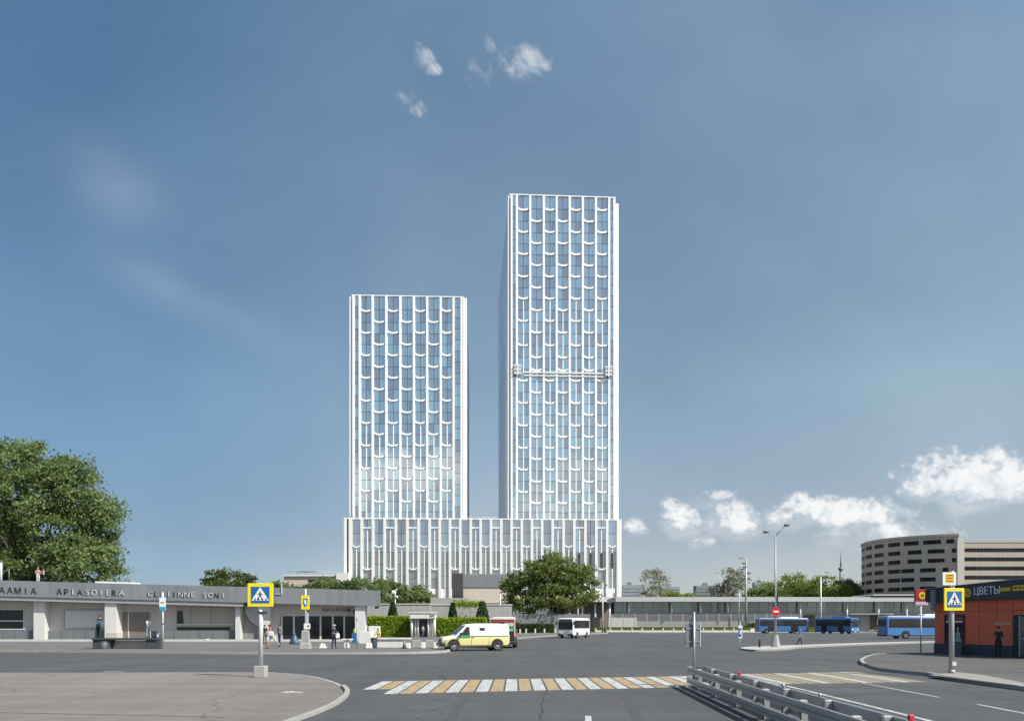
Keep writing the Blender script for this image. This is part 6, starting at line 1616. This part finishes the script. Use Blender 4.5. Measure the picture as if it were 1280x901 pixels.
# panel joints
mb = MB()
for px in (1224,1246,1266): mb.box(ks(px)-.012, ks(px)+.012, -.004, .0, .63, 3.13)
mb.box(.02, LK, -.005, -.001, kz(763,1230)-.01, kz(763,1230)+.01); mb.build('panel_joint', mat('joint_dark_red', (.12,.02,.012), .7), kio)
mb = MB(); mb.box(-.02, ks(1266.5), -.05, 9, 0, .617); mb.box(ks(1290), LK, -.05, 9, 0, .617); mb.build('plinth', KPL, kio)
mb = MB(); z0 = 3.145
mb.hexa([(-.35,-.35,z0),(LK,-.35,z0),(LK,9.2,z0),(-.35,9.2,z0),(-.35,-.35,3.96),(LK,-.35,4.28),(LK,9.2,4.28),(-.35,9.2,3.96)]); mb.build('fascia', KDK, kio)
mb = MB(); mb.hexa([(-.4,-.4,3.965),(LK,-.4,4.285),(LK,9.3,4.285),(-.4,9.3,3.965),(-.4,-.4,4.0),(LK,-.4,4.33),(LK,9.3,4.33),(-.4,9.3,4.0)]); mb.build('roof_edge', mat('roof_grey', (.3,.3,.31), .6), kio)
# window
wx0, wx1 = ks(1182.5), ks(1205); wz0, wz1 = kz(802.5,1194), kz(769,1194)
mb = MB(); mb.box(wx0, wx1, -.03, -.006, wz0, wz1); kw = mb.build('window', glass('kiosk_glass', (.05,.06,.06), .3, .06, .2), kio)
mb = MB(); f_ = .06
mb.box(wx0-f_,wx1+f_,-.07,-.004,wz1+.002,wz1+f_); mb.box(wx0-f_,wx1+f_,-.07,-.004,wz0-f_,wz0-.002); mb.box(wx0-f_,wx0-.002,-.07,-.004,wz0,wz1); mb.box(wx1+.002,wx1+f_,-.07,-.004,wz0,wz1); mb.box(wx0,wx1,-.06,-.032,wz0+(wz1-wz0)*.66,wz0+(wz1-wz0)*.70)
mb.box(wx0+.7,wx0+.75,-.06,-.032,wz0,wz1); mb.build('window_frame', BLACK, kw)
mb = MB(); mb.box(wx0+.05,wx1-.05,-.038,-.031,wz0+(wz1-wz0)*.74,wz0+(wz1-wz0)*.80); mb.build('white_strip', S_WHITE, kw)
mb = MB(); rings = []
for i in range(8):
    t = i/7; rd = .26*(1-t)+.03+.05*math.sin(i*2.1); rings.append([(wx1-.42+rd*math.cos(a*R(36)), -.05+.018*math.sin(a*R(36)), wz0+.05+t*.85) for a in range(10)])
mb.loft(rings); mb.build('flower_display', mat('flower_pale_green', (.35,.42,.33), .7, 0, .3, 12), kw)
# door recess
dx0, dx1 = ks(1267), ks(1290)
mb = MB(); mb.box(dx0, dx1, -.02, -.002, .02, kz(768,1270)); mb.build('door_recess', mat('recess_black', (.025,.026,.028), .6), kio)
mb = MB(); mb.box(ks(1276.5), dx1-.06, -.06, -.022, .04, kz(768,1270)-.1); kdr = mb.build('door', glass('kiosk_door_glass', (.10,.12,.13), .3, .08, .2), kio)
mb = MB(); mb.box(ks(1276.5)-.07, ks(1276.5)-.002, -.09, -.02, .04, kz(768,1270)-.05); mb.box(ks(1276.5), dx1-.06, -.09, -.062, 1.0, 1.07); mb.build('door_frame', mat('door_frame_grey', (.5,.51,.53), .5), kdr)
mb = MB(); mb.tube([(ks(1278.3),-.11,1.0),(ks(1278.3),-.11,1.4)], .02, 6); mb.build('door_handle', GALV, kdr)
# fascia lettering and discs
KW = mat('kiosk_letters', (.86,.86,.85), .5); KY = mat('kiosk_yellow', (.72,.45,.03), .5)
def ktext(s, px, py, size, m, y=-.352, **k):
    return text('lettering', s, size, m, kio, Matrix.Translation((ks(px), y-.012, kz(py,px))), .012, **k)
ktext('ЦВЕТЫ', 1223.5, 743.2, .60, KW, sx=.92, space=1.0)
def kdisc(name, px, py, rad, m, y=-.352, t=.03, seg=20):
    mb = MB(); mb.tube([(ks(px),y-.001,kz(py,px)),(ks(px),y-t,kz(py,px))], rad, seg); return mb.build(name, m, kio)
kdisc('round_emblem', 1216.5, 740.7, .26, KY); kdisc('emblem_centre', 1216.5, 740.7, .15, mat('kiosk_amber', (.5,.27,.02), .5), -.383, .012)
for a, b, p0, p1 in ((1256,1270.5,734,738.6),(1273,1290,731,738)):
    mb = MB(); mb.box(ks(a), ks(b), -.372, -.352, kz(p1,(a+b)/2), kz(p0,(a+b)/2)); mb.build('yellow_panel', KY, kio)
mb = MB()
for i in range(5): mb.box(ks(1274.5)+i*.3, ks(1274.5)+i*.3+.2, -.378, -.373, kz(735.4,1278), kz(733.6,1278))
mb.build('panel_marks', S_BLACK, kio)
mb = MB(); mb.box(ks(1204), ks(1209), -.366, -.352, kz(746,1206), kz(741.6,1206)); mb.box(ks(1204.4), ks(1209), -.366, -.352, kz(741,1206), kz(739.2,1206)); mb.build('small_white_text', mat('letters_grey', (.45,.45,.45), .5), kio)
mb = MB(); mb.box(ks(1172), ks(1176.8), -.50, -.355, kz(763,1174), kz(737,1174)); mb.build('grey_side_panel', mat('side_panel_grey', (.22,.22,.25), .6), kio)
mb = MB(); mb.box(-.36, ks(1172)-.08, -.40, -.352, 3.2, 3.9); mb.build('dark_sign_end', S_BLACK, kio)
text('wall_lettering', 'ПРОДУКТЫ', .19, S_WHITE, kio, Matrix.Translation((ks(1243.5),-.012,kz(780.6,1250))), .008, sx=1.0)
text('wall_lettering', '24', .30, mat('letters_grey', (.45,.45,.45), .5), kio, Matrix.Translation((ks(1256.5),-.012,kz(799,1258))), .008)
# red projecting sign
D = 52.0; r = empty('projecting_sign', (PX(1151,D),D,0), 0, 'square red hanging sign with a yellow disc beside the far end of the red kiosk', 'sign')
z0, z1 = PZ(751.5,D), PZ(736.5,D); hw = 7.8*D/F
mb = MB(); mb.rbox(-hw,hw-.05,-.08,.08,z0,z1,.02,1); b_ = mb.build('red_board', mat('board_red', (.32,.015,.02), .5), r)
mb = MB(); mb.tube([(.05,-.081,(z0+z1)/2),(.05,-.1,(z0+z1)/2)], .24, 20); d_ = mb.build('yellow_disc', KY, b_)
mb = MB(); mb.tube([(.05,-.1,(z0+z1)/2),(.05,-.106,(z0+z1)/2)], .11, 14); mb.build('disc_centre', mat('disc_dark', (.2,.12,.01), .5), d_)
mb = MB(); mb.rbox(-hw+.03,hw+.03,-.07,.07,PZ(756,D),z0-.004,.01,1); mb.build('white_strip', mat('strip_pale', (.55,.5,.52), .5), r)
mb = MB(); mb.box(hw-.045,hw+.04,-.075,.075,z0-.0,z1); mb.build('white_edge', S_WHITE, r)
mb = MB(); mb.tube([(0,.0,0),(0,.0,PZ(756,D))], .045, 8); mb.build('pole', POLE_W, r)
# folding board leaning on the kiosk
pt = K0+kd*ks(1209)+kn_*.55
r = empty('folding_board', (pt.x,pt.y,.12), ang+R(20), 'small grey folding board leaning by the kiosk window', 'board')
mb = MB(); mb.hexa([(-.28,-.25,0),(.22,-.25,0),(.22,-.22,0),(-.28,-.22,0),(-.22,.02,.75),(.2,.02,.75),(.2,.05,.75),(-.22,.05,.75)]); mb.build('front_leaf', mat('board_dark_grey', (.09,.09,.1), .6), r)
mb = MB(); mb.hexa([(-.28,.3,0),(.22,.3,0),(.22,.33,0),(-.28,.33,0),(-.22,.06,.74),(.2,.06,.74),(.2,.08,.74),(-.22,.08,.74)]); mb.build('rear_leaf', mat('board_dark_grey', (.09,.09,.1), .6), r)
